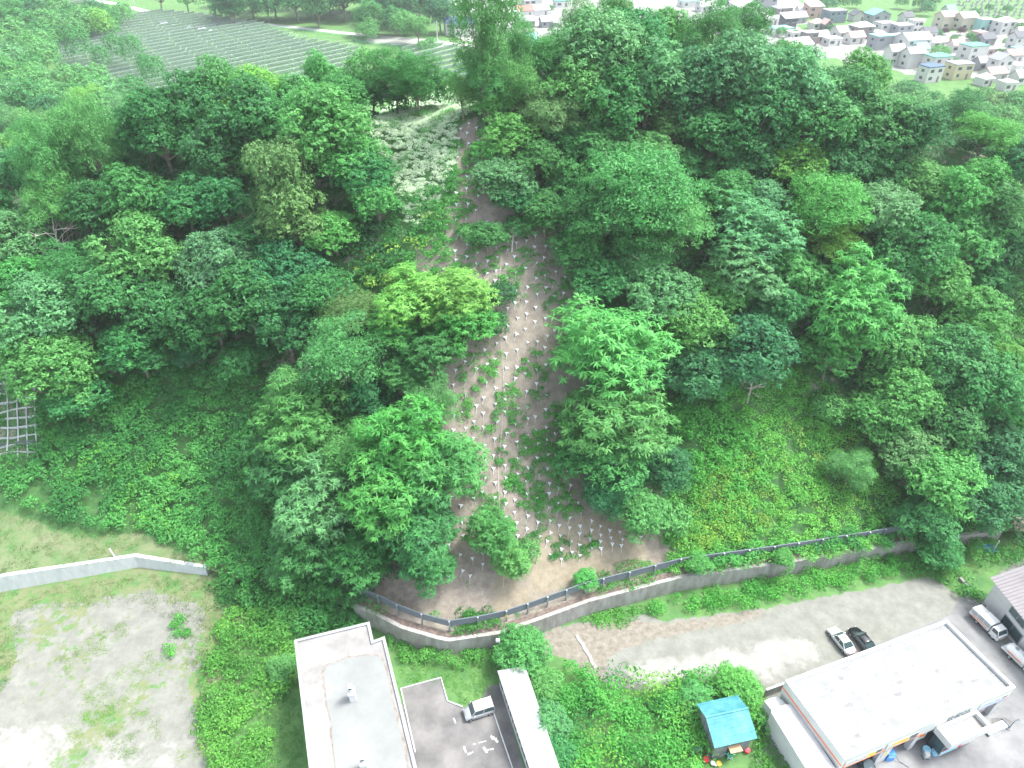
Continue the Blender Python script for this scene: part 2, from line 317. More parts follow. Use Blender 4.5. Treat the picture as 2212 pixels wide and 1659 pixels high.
# ------------------------------------------------------------------ retaining walls and the rockfall fence
def wall(name, pts, hs, thick, m, label, batter=0.0):
    b = MB(); P = [Vector((p.x, p.y, 0)) for p in pts]; secs = []
    for i, p in enumerate(P):
        d = (P[min(i + 1, len(P) - 1)] - P[max(i - 1, 0)]).normalized(); n = Vector((-d.y, d.x, 0)); h = hs[i]
        a0 = p - n * (.03 + batter); a1 = p - n * .03; c = p + n * thick
        secs.append([(a0.x, a0.y, -.3), (a1.x, a1.y, h), (c.x, c.y, h), (c.x, c.y, -.3)])
    b.loft(secs, m)
    return tag(b.build(name), label, 'wall')
def densify(P, step=2.0):
    out = []
    for i in range(len(P) - 1):
        n = max(1, int((P[i + 1] - P[i]).length / step))
        for k in range(n): out.append(P[i].lerp(P[i + 1], k / n))
    return out + [P[-1]]
WD = densify(WALL); wall('retaining_wall', WD, [float(np.interp(p.x, FX, ZF)) + .12 for p in WD], .4, 'conc', 'long stained grey concrete retaining wall along the foot of the hill')
LD = densify(LWALL); wall('retaining_wall', LD, [float(np.interp(p.x, FX, ZF)) + .15 for p in LD], .45, 'conclight', 'pale clean concrete wall bending below the grassy bank at left', .25)
# vertical joints of the walls
def off(P, d0):
    out = []
    for i, p in enumerate(P):
        d = (P[min(i + 1, len(P) - 1)] - P[max(i - 1, 0)]).normalized(); out.append(Vector((p.x - d.y * d0, p.y + d.x * d0, 0)))
    return out
FP = off(densify(WALL, 1.0), 1.15)
acc = 0.0; posts = [FP[0]]
for a, b_ in zip(FP, FP[1:]):
    acc += (b_ - a).length
    if acc >= 2.15: posts.append(b_); acc = 0.0
fr = empty('rockfall_fence', (posts[0].x, posts[0].y, float(hill_z(posts[0].x, posts[0].y))), label='long dark slatted steel rockfall fence standing on the retaining wall ledge', cat='fence')
def rel(p): return (p[0] - fr.location.x, p[1] - fr.location.y, p[2] - fr.location.z)
pm = MB(); pm.box(-.07, .07, -.07, -.05, -.3, 1.75, 'steel'); pm.box(-.07, .07, .05, .07, -.3, 1.75, 'steel'); pm.box(-.012, .012, -.05, .05, -.3, 1.75, 'steel'); pm.box(-.09, .09, -.1, .1, 1.75, 1.78, 'steel')
p0 = None
for i, p in enumerate(posts):
    z = float(hill_z(p.x, p.y)); a = posts[min(i + 1, len(posts) - 1)] - posts[max(i - 1, 0)]; rz = math.atan2(a.y, a.x)
    if p0 is None: p0 = pm.build('post', fr); q = p0
    else: q = p0.copy(); COL.objects.link(q); q.parent = fr
    q.location = rel((p.x, p.y, z)); q.rotation_euler.z = rz
    if i < len(posts) - 1:
        n = posts[i + 1]; zn = float(hill_z(n.x, n.y)); L = (n - p).length; rz2 = math.atan2(n.y - p.y, n.x - p.x)
        b = MB(); dz = zn - z
        for k in range(9):
            h = .72 + k * .115
            b.add([(.04, .12, h), (L - .04, .12, h + dz), (L - .04, .145, h + .06 + dz), (.04, .145, h + .06), (.04, .15, h), (L - .04, .15, h + dz), (L - .04, .175, h + .06 + dz), (.04, .175, h + .06)], [(0, 1, 2, 3), (7, 6, 5, 4), (3, 2, 6, 7), (0, 4, 5, 1)], 'darksteel')
        b.add([(.02, .08, 1.74), (L - .02, .08, 1.74 + dz), (L - .02, .16, 1.8 + dz), (.02, .16, 1.8)], [(0, 1, 2, 3)], 'darksteel')
        for t in (.25, .5, .75): b.add([(L * t - .015, .185, .7 + dz * t), (L * t + .015, .185, .7 + dz * t), (L * t + .015, .2, 1.74 + dz * t), (L * t - .015, .2, 1.74 + dz * t)], [(0, 1, 2, 3)], 'darksteel')
        w = b.build('fence_panel', fr); w.location = rel((p.x, p.y, z)); w.rotation_euler.z = rz2
pz = min(posts, key=lambda q: abs(PX(q.x, q.y, 2.5)[0] - 1117))
tag(MB().box(-.12, .12, -.115, -.1, .95, 1.25, 'yellow').build('marker_sign', loc=(pz.x, pz.y - .03, float(hill_z(pz.x, pz.y))), rz=0), 'small yellow marker plate fixed to a post of the dark fence', 'sign')
# ------------------------------------------------------------------ anchor plates on the bare slope
VIS = [(985, 262), (1036, 262), (1040, 345), (1032, 400), (1045, 470), (1130, 480), (1185, 520), (1250, 580), (1265, 650), (1215, 700), (1185, 800), (1200, 900), (1240, 1030), (1260, 1120), (1330, 1130), (1420, 1180), (1425, 1215), (1240, 1225), (1060, 1210), (960, 1290), (800, 1310), (790, 1240), (850, 1240), (960, 1140), (985, 980), (950, 900), (880, 880), (960, 800), (1060, 740), (1080, 620), (960, 600), (955, 510), (975, 460), (985, 400)]
am = MB()
for k in range(3):
    a = -math.pi / 2 + k * 2.0944; c, s_ = math.cos(a), math.sin(a)
    tip = (c * .34, s_ * .34, .03); l = (math.cos(a + 1.0472) * .15, math.sin(a + 1.0472) * .15, .05); r_ = (math.cos(a - 1.0472) * .15, math.sin(a - 1.0472) * .15, .05)
    am.add([tip, l, (0, 0, .1), r_, (tip[0], tip[1], 0), (l[0], l[1], 0), (r_[0], r_[1], 0)], [(0, 3, 2), (0, 2, 1), (4, 5, 1, 0), (6, 4, 0, 3)], 'plate')
am.tube([(0, 0, .05), (0, 0, .2)], [.05, .04], 'steel', 6)
am.tube([(0, -.3, .02), (0, -1.0, -.05)], .018, 'plate', 4)
AP = []; row = 0; y = 46.0
yrow = 50.5
while yrow < 104:
    xs = np.arange(-22, 24, 2.5) + (1.25 if row % 2 else 0); cur = []
    for x in xs:
        yy = yrow + float(np.interp(x, FX, FY) - np.interp(-6, FX, FY)) * max(0, 1 - row / 14) * .8; x2 = x + random.uniform(-.22, .22); yy += random.uniform(-.22, .22)
        if yy < np.interp(x2, FX, FY) + 5.0: continue
        z = float(hill_z(x2, yy)); u, v, _ = PX(x2, yy, z)
        if inpoly(u, v, VIS) and not (1060 < u < 1240 and v > 1225): cur.append((x2, yy, z))
    if row % 2 and AP: AP[-1] += cur
    elif cur: AP.append(cur)
    yrow += .74; row += 1
tot = sum(len(c) for c in AP); print('ANCHORS', tot)
proto = None
for ri, cur in enumerate(AP):
    for ci, (x, y, z) in enumerate(sorted(cur)):
        e = .4; nx = -(float(hill_z(x + e, y)) - float(hill_z(x - e, y))) / (2 * e); ny = -(float(hill_z(x, y + e)) - float(hill_z(x, y - e))) / (2 * e)
        nn = Vector((nx, ny, 1)).normalized()
        if proto is None: proto = am.build('anchor_plate'); o = proto
        else: o = proto.copy(); COL.objects.link(o)
        nn = (nn + Vector((random.uniform(-.12, .12), random.uniform(-.12, .12), 0))).normalized()
        up = Vector((0, 1, 0)) - nn * nn.y; up.normalize(); xx = up.cross(nn)
        mw = Matrix((xx, up, nn)).transposed().to_4x4(); o.matrix_world = Matrix.Translation(Vector((x, y, z)) + nn * .12) @ mw @ Matrix.Rotation(random.uniform(-.25, .25), 4, 'Z') @ Matrix.Scale(random.uniform(.72, .95), 4)
        tag(o, 'white triangular anchor plate on bare soil, %s from left in %s row up' % (ORD[ci], ORD[ri]), 'anchor plate', 'white anchor plates pinned to the bare slope')
# safety rope down the slope
pts = []
for v in range(560, 1275, 14):
    p, _ = hit(1083 + (6 * math.sin(v / 60.0)), v); pts.append((p.x, p.y, p.z + .35))
tag(MB().tube(pts, .014, 'rope', 4).build('rope'), 'long pale rope running straight down the bare slope', 'rope')
# ------------------------------------------------------------------ concrete lattice on the left slope
lat = MB(); lx = [hit(u, 900)[0].x for u in (-8, 12.8, 37, 58, 78)]; ly = []
for v in np.linspace(783, 985, 11): ly.append(hit(37, v)[0].y)
def beam(b, a, c, w=.2, h=.24, m='conclight'):
    n = 4; P = [Vector(a).lerp(Vector(c), k / n) for k in range(n + 1)]
    for p in P: p.z = float(hill_z(p.x, p.y)) + h
    d = (P[-1] - P[0]).normalized(); s_ = Vector((-d.y, d.x, 0)) * w / 2; secs = []
    for p in P: secs.append([tuple(p - s_ - Vector((0, 0, .5))), tuple(p - s_), tuple(p + s_), tuple(p + s_ - Vector((0, 0, .5)))])
    b.loft(secs, m)
for u in (-9, 13, 36, 58, 79): beam(lat, hit(u - 3, 780)[0], hit(u + 3, 988)[0], .14, .24)
for v in np.linspace(785, 985, 11): beam(lat, hit(-30, v + 6)[0], hit(81, v - 6)[0], .12, .21)
tag(lat.build('retaining_lattice'), 'pale concrete lattice of square cells on the overgrown left slope', 'retaining grid')
for i, (v, u0, u1, lb) in enumerate(((852, -10, 40, 'black snow fence bar across the upper part of the concrete lattice'), (964, 38, 78, 'black snow fence bar across the lower right of the concrete lattice'), (968, -10, 12, 'short black snow fence bar at the lower left of the lattice'))):
    a, c = hit(u0, v)[0], hit(u1, v - (u1 - u0) * .1)[0]
    b = MB()
    for k in range(3): b.tube([(a.x, a.y, a.z + .3 + k * .22), (c.x, c.y, c.z + .3 + k * .22)], .05, 'darksteel', 5)
    for t in (0, .5, 1): p = a.lerp(c, t); b.tube([(p.x, p.y, p.z - .2), (p.x, p.y, p.z + .85)], .05, 'darksteel', 5)
    tag(b.build('snow_fence'), lb, 'barrier')
# ------------------------------------------------------------------ foliage
def norm(a): return a / np.maximum(np.linalg.norm(a, axis=1, keepdims=True), 1e-6)
def leafmesh(name, P, N, S, asp, material, parent=None, T=None, rnd=None, RSx=None):
    r = RSx or RS; n = len(P); N = norm(N)
    if T is None: T = r.normal(size=(n, 3))
    T = norm(T - N * np.sum(T * N, 1, keepdims=True)); B = np.cross(N, T); S = np.asarray(S)[:, None]
    a = T * S; b = B * S * asp; k = N * S * .12
    V = np.stack([P - a, P + b * .5 - a * .1 + k, P + a, P - b * .5 - a * .1 + k], 1).reshape(-1, 3)
    me = bpy.data.meshes.new(name); me.vertices.add(4 * n); me.vertices.foreach_set('co', V.astype(np.float32).ravel())
    me.loops.add(4 * n); me.loops.foreach_set('vertex_index', np.arange(4 * n, dtype=np.int32)); me.polygons.add(n); me.polygons.foreach_set('loop_start', (np.arange(n) * 4).astype(np.int32))
    me.update(calc_edges=True); rn = r.rand(n) if rnd is None else rnd
    at = me.attributes.new('rnd', 'FLOAT', 'POINT'); at.data.foreach_set('value', np.repeat(rn, 4).astype(np.float32)); me.materials.append(material)
    if not name: return me
    o = bpy.data.objects.new(name, me); COL.objects.link(o); o.parent = parent; return o
UP = np.array([0, 0, 1.0])
def blobs(C, rb, zs, r, tufts, per, ls, spread, kind):
    """leaf tufts on the shells of the blobs with centres C and radii rb -> P, N, S, T, rnd"""
    P = []; N = []; S = []; T = []; Q = []
    for c, q in zip(C, rb):
        nt = max(4, int(tufts * (q / rb.mean()) ** 2)); d = norm(r.normal(size=(nt, 3)) + UP * .45); d[:, 2] = np.where(d[:, 2] < -.45, -d[:, 2], d[:, 2])
        rad = q * (.72 + .36 * r.rand(nt)); tc = c + d * rad[:, None] * np.array([1, 1, zs]); tv = .25 + .5 * r.rand(nt)
        k = np.repeat(np.arange(nt), per); n = len(k)
        if kind == 'W':                          # rosettes of long drooping leaflets
            ang = r.rand(n) * 6.28; el = .15 - .5 * r.rand(n); dirv = np.stack([np.cos(ang) * np.cos(el), np.sin(ang) * np.cos(el), np.sin(el)], 1) + d[k] * .35; dirv = norm(dirv)
            s = ls * (.7 + .6 * r.rand(n)); P.append(tc[k] + dirv * s[:, None] * 1.0); N.append(UP * .8 + d[k] * .5 + r.normal(size=(n, 3)) * .25); S.append(s); T.append(dirv)
        else:
            P.append(tc[k] + r.normal(size=(n, 3)) * spread * np.array([1, 1, .7])); N.append(d[k] * .8 + UP * .55 + r.normal(size=(n, 3)) * (.38 if kind == 'A' else .5)); S.append(ls * (.6 + .8 * r.rand(n))); T.append(r.normal(size=(n, 3)))
        Q.append(np.clip(tv[k] + .3 * (r.rand(n) - .5), 0, 1))
    return [np.concatenate(a) for a in (P, N, S, T, Q)]
HC = {'A': 4.5, 'L': 5.4, 'W': 4.8, 'D': 5.0}
def crown_proto(kind, seed):
    """one tree of crown radius 4 m, base at 0: returns (crown mesh, trunk mesh)"""
    r = np.random.RandomState(seed); RC = 4.0
    nb = {'A': 30, 'L': 34, 'W': 30, 'D': 34}[kind]; hc = HC[kind]; env = {'A': .82, 'L': 1.05, 'W': .9, 'D': .62}[kind]
    C = []
    while len(C) < nb:
        d = r.normal(size=3); d /= np.linalg.norm(d)
        if d[2] < -.62: continue
        f = (.48 + .34 * r.rand()) * (1 + .16 * math.sin(3 * math.atan2(d[1], d[0]) + seed)); c = np.array([d[0], d[1], d[2] * env]) * RC * f
        if kind == 'D': c[2] = round(c[2] / .9) * .9 + r.normal() * .12
        if all(np.linalg.norm(c - e) > .95 for e in C): C.append(c)
        elif r.rand() < .03: C.append(c)
    C = np.array(C); rb = (.95 + .7 * r.rand(len(C))) * {'A': 1.0, 'L': .9, 'W': 1.0, 'D': 1.15}[kind]
    C = np.vstack([C, r.normal(size=(4, 3)) * .7]); rb = np.concatenate([rb, np.full(4, 1.7)])
    C[:, 2] += hc
    tf, per, ls, sp, asp, zs = {'A': (56, 8, .15, .13, .85, .82), 'L': (56, 8, .14, .19, .5, .75), 'W': (28, 10, .25, .1, .42, .8), 'D': (64, 8, .13, .18, .6, .3)}[kind]
    P, N, S, T, Q = blobs(C, rb, zs, r, tf, per, ls, sp, kind)
    me = leafmesh('', P, N, S, asp, M['leaf'], T=T, rnd=Q, RSx=r); me.name = 'crown'
    b = MB(); base = Vector((0, 0, -.8)); fork = Vector((r.normal() * .25, r.normal() * .25, hc * .5))
    b.tube([base, (fork.x * .4, fork.y * .4, hc * .25), fork, (fork.x * 1.2, fork.y * 1.2, hc + .6)], [.24, .19, .15, .04], 'bark', 6)
    for c in C[:: (3 if kind != 'D' else 2)]:
        e = Vector(c); mdl = fork.lerp(e, .5) + Vector((0, 0, -.35)); b.tube([fork, mdl, e, e + (e - mdl) * .35], [.09, .06, .03, .01], 'bark', 4)
    t = b.build('trunk'); tm = t.data; bpy.data.objects.remove(t)
    return me, tm
PROTO = {}
for kd, n in (('A', 6), ('L', 3), ('W', 4), ('D', 2)): PROTO[kd] = [crown_proto(kd, 10 * i + ord(kd)) for i in range(n)]
TINT_ = {'dark': (.026, .09, .035), 'deep': (.016, .065, .03), 'mid': (.045, .15, .045), 'light': (.085, .24, .065), 'bright': (.095, .29, .06), 'yellow': (.2, .34, .055), 'silver': (.11, .23, .12), 'blue': (.04, .14, .07), 'olive': (.15, .21, .075), 'pale': (.1, .26, .095)}
TINT = {'dark': (.05, .205, .067), 'deep': (.037, .17, .06), 'mid': (.067, .265, .08), 'light': (.105, .345, .095), 'bright': (.1, .385, .088), 'yellow': (.165, .42, .085), 'silver': (.12, .33, .135), 'blue': (.052, .22, .085), 'olive': (.125, .285, .09), 'pale': (.115, .35, .108)}
TW = {'dark': 'dark green', 'deep': 'very dark green', 'mid': 'mid green', 'light': 'light green', 'bright': 'bright green', 'yellow': 'yellow-green', 'silver': 'silvery green', 'blue': 'bluish green', 'olive': 'olive-tinged green', 'pale': 'pale green'}
KW = {'A': ('broadleaf_tree', 'broadleaf tree'), 'L': ('feathery_tree', 'feathery tree'), 'W': ('walnut_tree', 'long-leaved tree'), 'D': ('layered_tree', 'layered tree')}
TREES = []
def grow(t):
    me, tm = t['proto']; s = t['r'] / 4.0
    e = empty(KW[t['kind']][0], (t['x'], t['y'], t['z']), t['rz']); e.scale = (s, s, s * t['hs']); e['category'] = 'tree'
    c = bpy.data.objects.new('crown', me); COL.objects.link(c); c.parent = e; c.color = t['color']
    q = bpy.data.objects.new('trunk', tm); COL.objects.link(q); q.parent = e; t['o'] = e; return e
def tree(x, y, z, r, kind, tint, zone, hs=1.0, now=False):
    k = random.uniform(.9, 1.12); tc = TINT[tint]; u, v, d = PX(x, y, z + HC[kind] * r / 4 * hs)
    t = dict(x=x, y=y, z=z, r=r, hs=hs, u=u, v=v, ru=r * F / d, kind=kind, tint=tint, zone=zone, proto=random.choice(PROTO[kind]), rz=random.uniform(0, 6.28),
             color=(tc[0] * k * random.uniform(.88, 1.14), tc[1] * k, tc[2] * k * random.uniform(.9, 1.12), 1))
    if now: return grow(t)
    TREES.append(t); return t
def tree_px(u, v, rp, kind, tint, zone, hs=1.0):
    """a tree whose crown centre shows at (u, v) with radius rp frame units"""
    d = ray(u, v); o = Vector((0, 0, H)); t = 40.0; best = None; rp *= 1.1
    while t < 136:
        p = o + d * t; rr = rp * t / F; hc = HC[kind] / 4 * rr * hs; gap = p.z - hc - ground_z(p.x, p.y)
        if best is None or abs(gap) < best[0]: best = (abs(gap), t)
        if gap <= 0: break
        t += .5
    t = best[1]; p = o + d * t; rr = rp * t / F; gz = ground_z(p.x, p.y)
    return tree(p.x, p.y, gz - .1, rr, kind, tint, zone, min(2.4, max(.6, (p.z - gz + .1) / (HC[kind] / 4 * rr))))
ZL, ZR, ZN = 'on the left slope', 'on the right slope', 'beside the bare slope'
BIG = [  # u, v, crown radius (frame units), kind, tint, zone, height factor
    (1312, 760, 118, 'W', 'bright', ZN, 1.0), (1330, 900, 112, 'W', 'light', ZN, .9), (1305, 985, 95, 'A', 'mid', ZN, .8), (1310, 1065, 58, 'L', 'blue', ZN, 1), (1385, 1110, 58, 'A', 'light', ZN, .9), (1440, 1010, 55, 'A', 'blue', ZN, .9), (1450, 1120, 40, 'A', 'light', ZN, .7),
    (655, 915, 92, 'W', 'light', ZN, 1.05), (620, 1010, 85, 'W', 'mid', ZN, 1), (745, 770, 88, 'L', 'pale', ZN, 1.15), (640, 850, 60, 'L', 'pale', ZN, 1), (800, 860, 60, 'A', 'deep', ZN, .8), (940, 868, 50, 'L', 'pale', ZN, 1.0),
    (880, 960, 92, 'W', 'bright', ZN, 1.1), (960, 1010, 85, 'W', 'light', ZN, 1), (840, 1060, 100, 'W', 'bright', ZN, 1), (780, 980, 70, 'L', 'pale', ZN, 1), (900, 1140, 85, 'W', 'mid', ZN, .9), (700, 1090, 88, 'W', 'silver', ZN, 1.1), (660, 1190, 75, 'W', 'mid', ZN, .8), (770, 1200, 72, 'W', 'mid', ZN, .8), (930, 1230, 52, 'W', 'mid', ZN, .8),
    (1060, 1150, 52, 'W', 'light', ZN, 1.1), (1100, 1210, 42, 'W', 'light', ZN, .9), (1140, 1190, 26, 'W', 'light', ZN, .9),
    (900, 650, 80, 'W', 'yellow', ZN, .8), (985, 640, 76, 'W', 'yellow', ZN, .8), (860, 700, 66, 'W', 'bright', ZN, .8), (1000, 700, 70, 'W', 'bright', ZN, .7), (930, 760, 72, 'W', 'mid', ZN, .7), (880, 810, 55, 'W', 'light', ZN, .7), (1087, 636, 30, 'A', 'deep', ZN, .7), (1065, 700, 32, 'A', 'dark', ZN, .7), (1052, 510, 44, 'A', 'mid', ZN, .7), (1010, 500, 24, 'A', 'light', ZN, .7), (1120, 490, 30, 'A', 'mid', ZN, .6),
    (1085, 390, 62, 'A', 'silver', ZN, .8), (1120, 430, 52, 'A', 'blue', ZN, .8), (1095, 300, 60, 'A', 'light', ZN, .8), (1050, 330, 34, 'A', 'bright', ZN, .8), (1065, 225, 45, 'A', 'light', ZN, .8), (1180, 460, 55, 'A', 'mid', ZN, .9), (1160, 350, 55, 'A', 'mid', ZN, .9),
    (90, 690, 92, 'A', 'silver', ZL, 1), (60, 750, 70, 'A', 'light', ZL, 1), (130, 800, 92, 'A', 'light', ZL, .9), (170, 860, 70, 'A', 'mid', ZL, .8), (300, 560, 92, 'A', 'light', ZL, 1), (250, 640, 90, 'A', 'mid', ZL, 1), (360, 680, 80, 'A', 'mid', ZL, 1), (480, 570, 84, 'A', 'silver', ZL, 1), (540, 640, 92, 'A', 'dark', ZL, 1), (460, 690, 80, 'A', 'dark', ZL, 1), (620, 600, 80, 'A', 'blue', ZL, 1), (620, 700, 75, 'A', 'dark', ZL, 1), (700, 640, 70, 'A', 'mid', ZL, .9), (530, 780, 55, 'A', 'mid', ZL, .8), (415, 760, 42, 'A', 'blue', ZL, .9), (300, 760, 75, 'A', 'mid', ZL, .9),
    (610, 400, 72, 'A', 'olive', ZL, 1.45), (640, 480, 75, 'A', 'olive', ZL, 1.1), (550, 350, 42, 'A', 'bright', ZL, 1), (700, 290, 92, 'A', 'light', ZL, 1), (760, 340, 70, 'A', 'light', ZL, .9), (640, 270, 72, 'A', 'light', ZL, 1), (790, 390, 62, 'A', 'mid', ZL, .9), (815, 440, 48, 'A', 'light', ZL, .8), (430, 240, 88, 'A', 'dark', ZL, 1), (350, 290, 88, 'A', 'dark', ZL, 1), (530, 260, 88, 'A', 'dark', ZL, 1), (470, 330, 70, 'A', 'dark', ZL, 1), (560, 215, 66, 'A', 'yellow', ZL, .9), (650, 215, 66, 'A', 'light', ZL, .9), (480, 215, 60, 'A', 'light', ZL, .9), (740, 215, 60, 'A', 'mid', ZL, .9), (850, 165, 58, 'L', 'mid', ZL, 1.0), (900, 172, 55, 'L', 'mid', ZL, 1), (790, 168, 40, 'L', 'light', ZL, 1), (800, 200, 50, 'A', 'dark', ZL, .9), (700, 180, 45, 'A', 'light', ZL, 1), (720, 500, 60, 'A', 'bright', ZL, .8), (400, 440, 70, 'A', 'mid', ZL, 1), (300, 430, 80, 'A', 'mid', ZL, 1), (480, 440, 62, 'A', 'blue', ZL, 1), (560, 520, 60, 'A', 'dark', ZL, .9),
    (100, 350, 62, 'L', 'pale', ZL, 1.6), (190, 300, 62, 'L', 'pale', ZL, 1.4), (120, 440, 60, 'L', 'light', ZL, 1.2), (30, 520, 70, 'A', 'silver', ZL, 1), (60, 610, 70, 'A', 'bright', ZL, .9), (150, 590, 72, 'L', 'mid', ZL, .9), (210, 450, 72, 'A', 'dark', ZL, 1),
    (1370, 400, 118, 'D', 'light', ZR, .9), (1300, 460, 90, 'D', 'mid', ZR, .9), (1450, 480, 85, 'D', 'light', ZR, .9), (1380, 540, 72, 'D', 'mid', ZR, .8), (1250, 540, 60, 'A', 'mid', ZR, .9), (1290, 600, 60, 'A', 'mid', ZR, .9), (1420, 640, 78, 'A', 'silver', ZR, .9), (1500, 700, 78, 'A', 'light', ZR, .9), (1620, 500, 92, 'W', 'silver', ZR, .9), (1600, 590, 80, 'W', 'silver', ZR, .9), (1540, 640, 62, 'A', 'light', ZR, .9), (1560, 420, 62, 'A', 'light', ZR, .9), (1640, 430, 58, 'A', 'silver', ZR, .9), (1720, 590, 72, 'A', 'light', ZR, .9), (1680, 660, 72, 'A', 'mid', ZR, .9), (1620, 750, 92, 'A', 'blue', ZR, .9), (1500, 800, 70, 'A', 'blue', ZR, .8), (1550, 830, 38, 'A', 'bright', ZR, .7),
    (1790, 440, 84, 'D', 'bright', ZR, 1), (1800, 510, 62, 'D', 'yellow', ZR, .8), (1720, 350, 62, 'A', 'yellow', ZR, .9), (1900, 470, 75, 'A', 'silver', ZR, 1), (1960, 530, 85, 'A', 'mid', ZR, 1), (1900, 590, 72, 'A', 'mid', ZR, 1), (2060, 430, 72, 'A', 'bright', ZR, 1), (2120, 400, 60, 'A', 'bright', ZR, 1), (1980, 400, 60, 'A', 'light', ZR, 1), (2020, 600, 62, 'A', 'light', ZR, 1),
    (1850, 670, 92, 'W', 'bright', ZR, 1.35), (1800, 750, 62, 'W', 'bright', ZR, 1.1), (1930, 730, 75, 'A', 'light', ZR, 1), (1950, 840, 78, 'A', 'light', ZR, .9), (1900, 900, 62, 'A', 'light', ZR, .9), (2060, 780, 84, 'A', 'mid', ZR, 1), (2130, 850, 90, 'A', 'mid', ZR, 1), (2040, 900, 75, 'A', 'mid', ZR, .9), (1960, 970, 68, 'A', 'olive', ZR, .9), (2030, 1040, 84, 'A', 'light', ZR, .9), (2000, 1120, 60, 'A', 'mid', ZR, .8), (2160, 980, 84, 'A', 'blue', ZR, .9), (2130, 1080, 72, 'A', 'blue', ZR, .8), (2210, 920, 60, 'A', 'bright', ZR, .9), (2200, 1060, 70, 'A', 'mid', ZR, .8), (1840, 1010, 50, 'L', 'light', ZR, .7), (1790, 880, 38, 'A', 'light', ZR, .7), (2180, 790, 45, 'A', 'yellow', ZR, .9),
    (1300, 120, 100, 'A', 'silver', ZR, 1), (1370, 95, 75, 'A', 'mid', ZR, 1), (1250, 200, 80, 'A', 'light', ZR, 1), (1190, 240, 70, 'D', 'olive', ZR, 1), (1200, 130, 70, 'D', 'light', ZR, 1), (1400, 170, 92, 'A', 'silver', ZR, 1), (1330, 230, 85, 'A', 'mid', ZR, 1), (1440, 75, 58, 'A', 'light', ZR, 1), (1540, 80, 66, 'L', 'mid', ZR, 1), (1615, 70, 50, 'L', 'mid', ZR, 1), (1600, 165, 92, 'A', 'silver', ZR, 1), (1500, 190, 80, 'A', 'blue', ZR, 1), (1700, 145, 60, 'A', 'light', ZR, 1), (1700, 190, 92, 'A', 'silver', ZR, 1), (1640, 250, 85, 'A', 'dark', ZR, 1), (1750, 260, 88, 'A', 'mid', ZR, 1), (1820, 215, 72, 'A', 'dark', ZR, 1), (1880, 270, 85, 'A', 'mid', ZR, 1), (1540, 290, 72, 'A', 'mid', ZR, .9), (1450, 260, 50, 'A', 'olive', ZR, .9), (1600, 330, 62, 'A', 'dark', ZR, .9), (1868, 165, 56, 'A', 'light', ZR, .85), (2100, 520, 68, 'A', 'light', ZR, 1), (2160, 470, 72, 'A', 'mid', ZR, 1), (2205, 550, 66, 'A', 'dark', ZR, 1), (2140, 600, 46, 'A', 'mid', ZR, .9), (1960, 300, 75, 'A', 'dark', ZR, 1), (1820, 340, 70, 'A', 'dark', ZR, .9), (1900, 370, 60, 'A', 'dark', ZR, .9), (1300, 320, 75, 'A', 'mid', ZR, .8), (1230, 300, 60, 'A', 'mid', ZR, .8), (1240, 390, 60, 'A', 'mid', ZR, .8), (1400, 330, 60, 'A', 'light', ZR, .8), (1500, 360, 50, 'A', 'mid', ZR, .7),
    (840, 215, 36, 'A', 'dark', ZL, .8), (885, 205, 36, 'A', 'mid', ZL, .8), (925, 195, 36, 'A', 'dark', ZL, .8), (965, 190, 30, 'A', 'mid', ZL, .8), (1045, 75, 72, 'L', 'pale', ZN, 1.9), (1055, 165, 55, 'L', 'pale', ZN, 1.2), (1120, 110, 42, 'L', 'pale', ZN, 1.6), (1120, 190, 55, 'L', 'light', ZN, 1.1), (1000, 200, 42, 'L', 'light', ZN, .9), (1250, 60, 42, 'L', 'pale', ZR, 1.2), (1330, 45, 42, 'L', 'light', ZR, 1.1)]
for t in BIG: tree_px(*t)
# filler trees, row by row up the hill and on the land behind it
SKX = [-100, 0, 330, 500, 650, 770, 900, 960, 1020, 1150, 1450, 1600, 1700, 1800, 1870, 1920, 1980, 2300]; SKY = [330, 300, 185, 158, 155, 125, 115, 170, 120, 40, 15, 35, 85, 150, 100, 130, 180, 205]
CLEAR = [NET, SHL, BAM, SHR, GRB, CRB, SHM]
DARKGAP = [(1440, 320), (1560, 320), (1570, 390), (1480, 385)]
def wchoice(d): return random.choices(list(d), list(d.values()))[0]
def free(x, y, rr, k=.52):
    return all((x - t['x']) ** 2 + (y - t['y']) ** 2 > (k * (rr + t['r'])) ** 2 for t in TREES)
y = 52.0
while y < 128:
    x = -100.0 + random.uniform(0, 2)
    while x < 104:
        xx, yy = x + random.uniform(-1.2, 1.2), y + random.uniform(-1.2, 1.2); x += 5.0
        if yy < np.interp(xx, FX, FY) + 6: continue
        z = float(hill_z(xx, yy))
        rr = random.uniform(3.9, 5.8); u, v, d = PX(xx, yy, z); u2, v2, d2 = PX(xx, yy, z + rr * 1.3); rp = rr * F / d
        if u < -90 or u > 2300: continue
        if z < 1 or any(inpoly(a, b, P) for P in CLEAR for (a, b) in ((u, v), (u2, v2), (u + rp * .6, v2), (u - rp * .6, v2))): continue
        if inpoly(u, v, DARKGAP) or inpoly(u2, v2, DARKGAP) or inpoly(u, v, GUL) : continue
        if not free(xx, yy, rr): continue
        if v2 - rp < np.interp(u2, SKX, SKY): continue
        L = xx < 0
        k = wchoice({'A': 8, 'L': 1.2 if not L else 2, 'D': .8}); tn = wchoice({'dark': 4, 'mid': 5, 'light': 3, 'silver': 2, 'blue': 2, 'bright': .7, 'olive': .5})
        tree(xx, yy, z - .1, rr, k, tn, ZL if L else ZR, random.uniform(.85, 1.1))
    y += 4.4
print('HILL TREES', len(TREES))
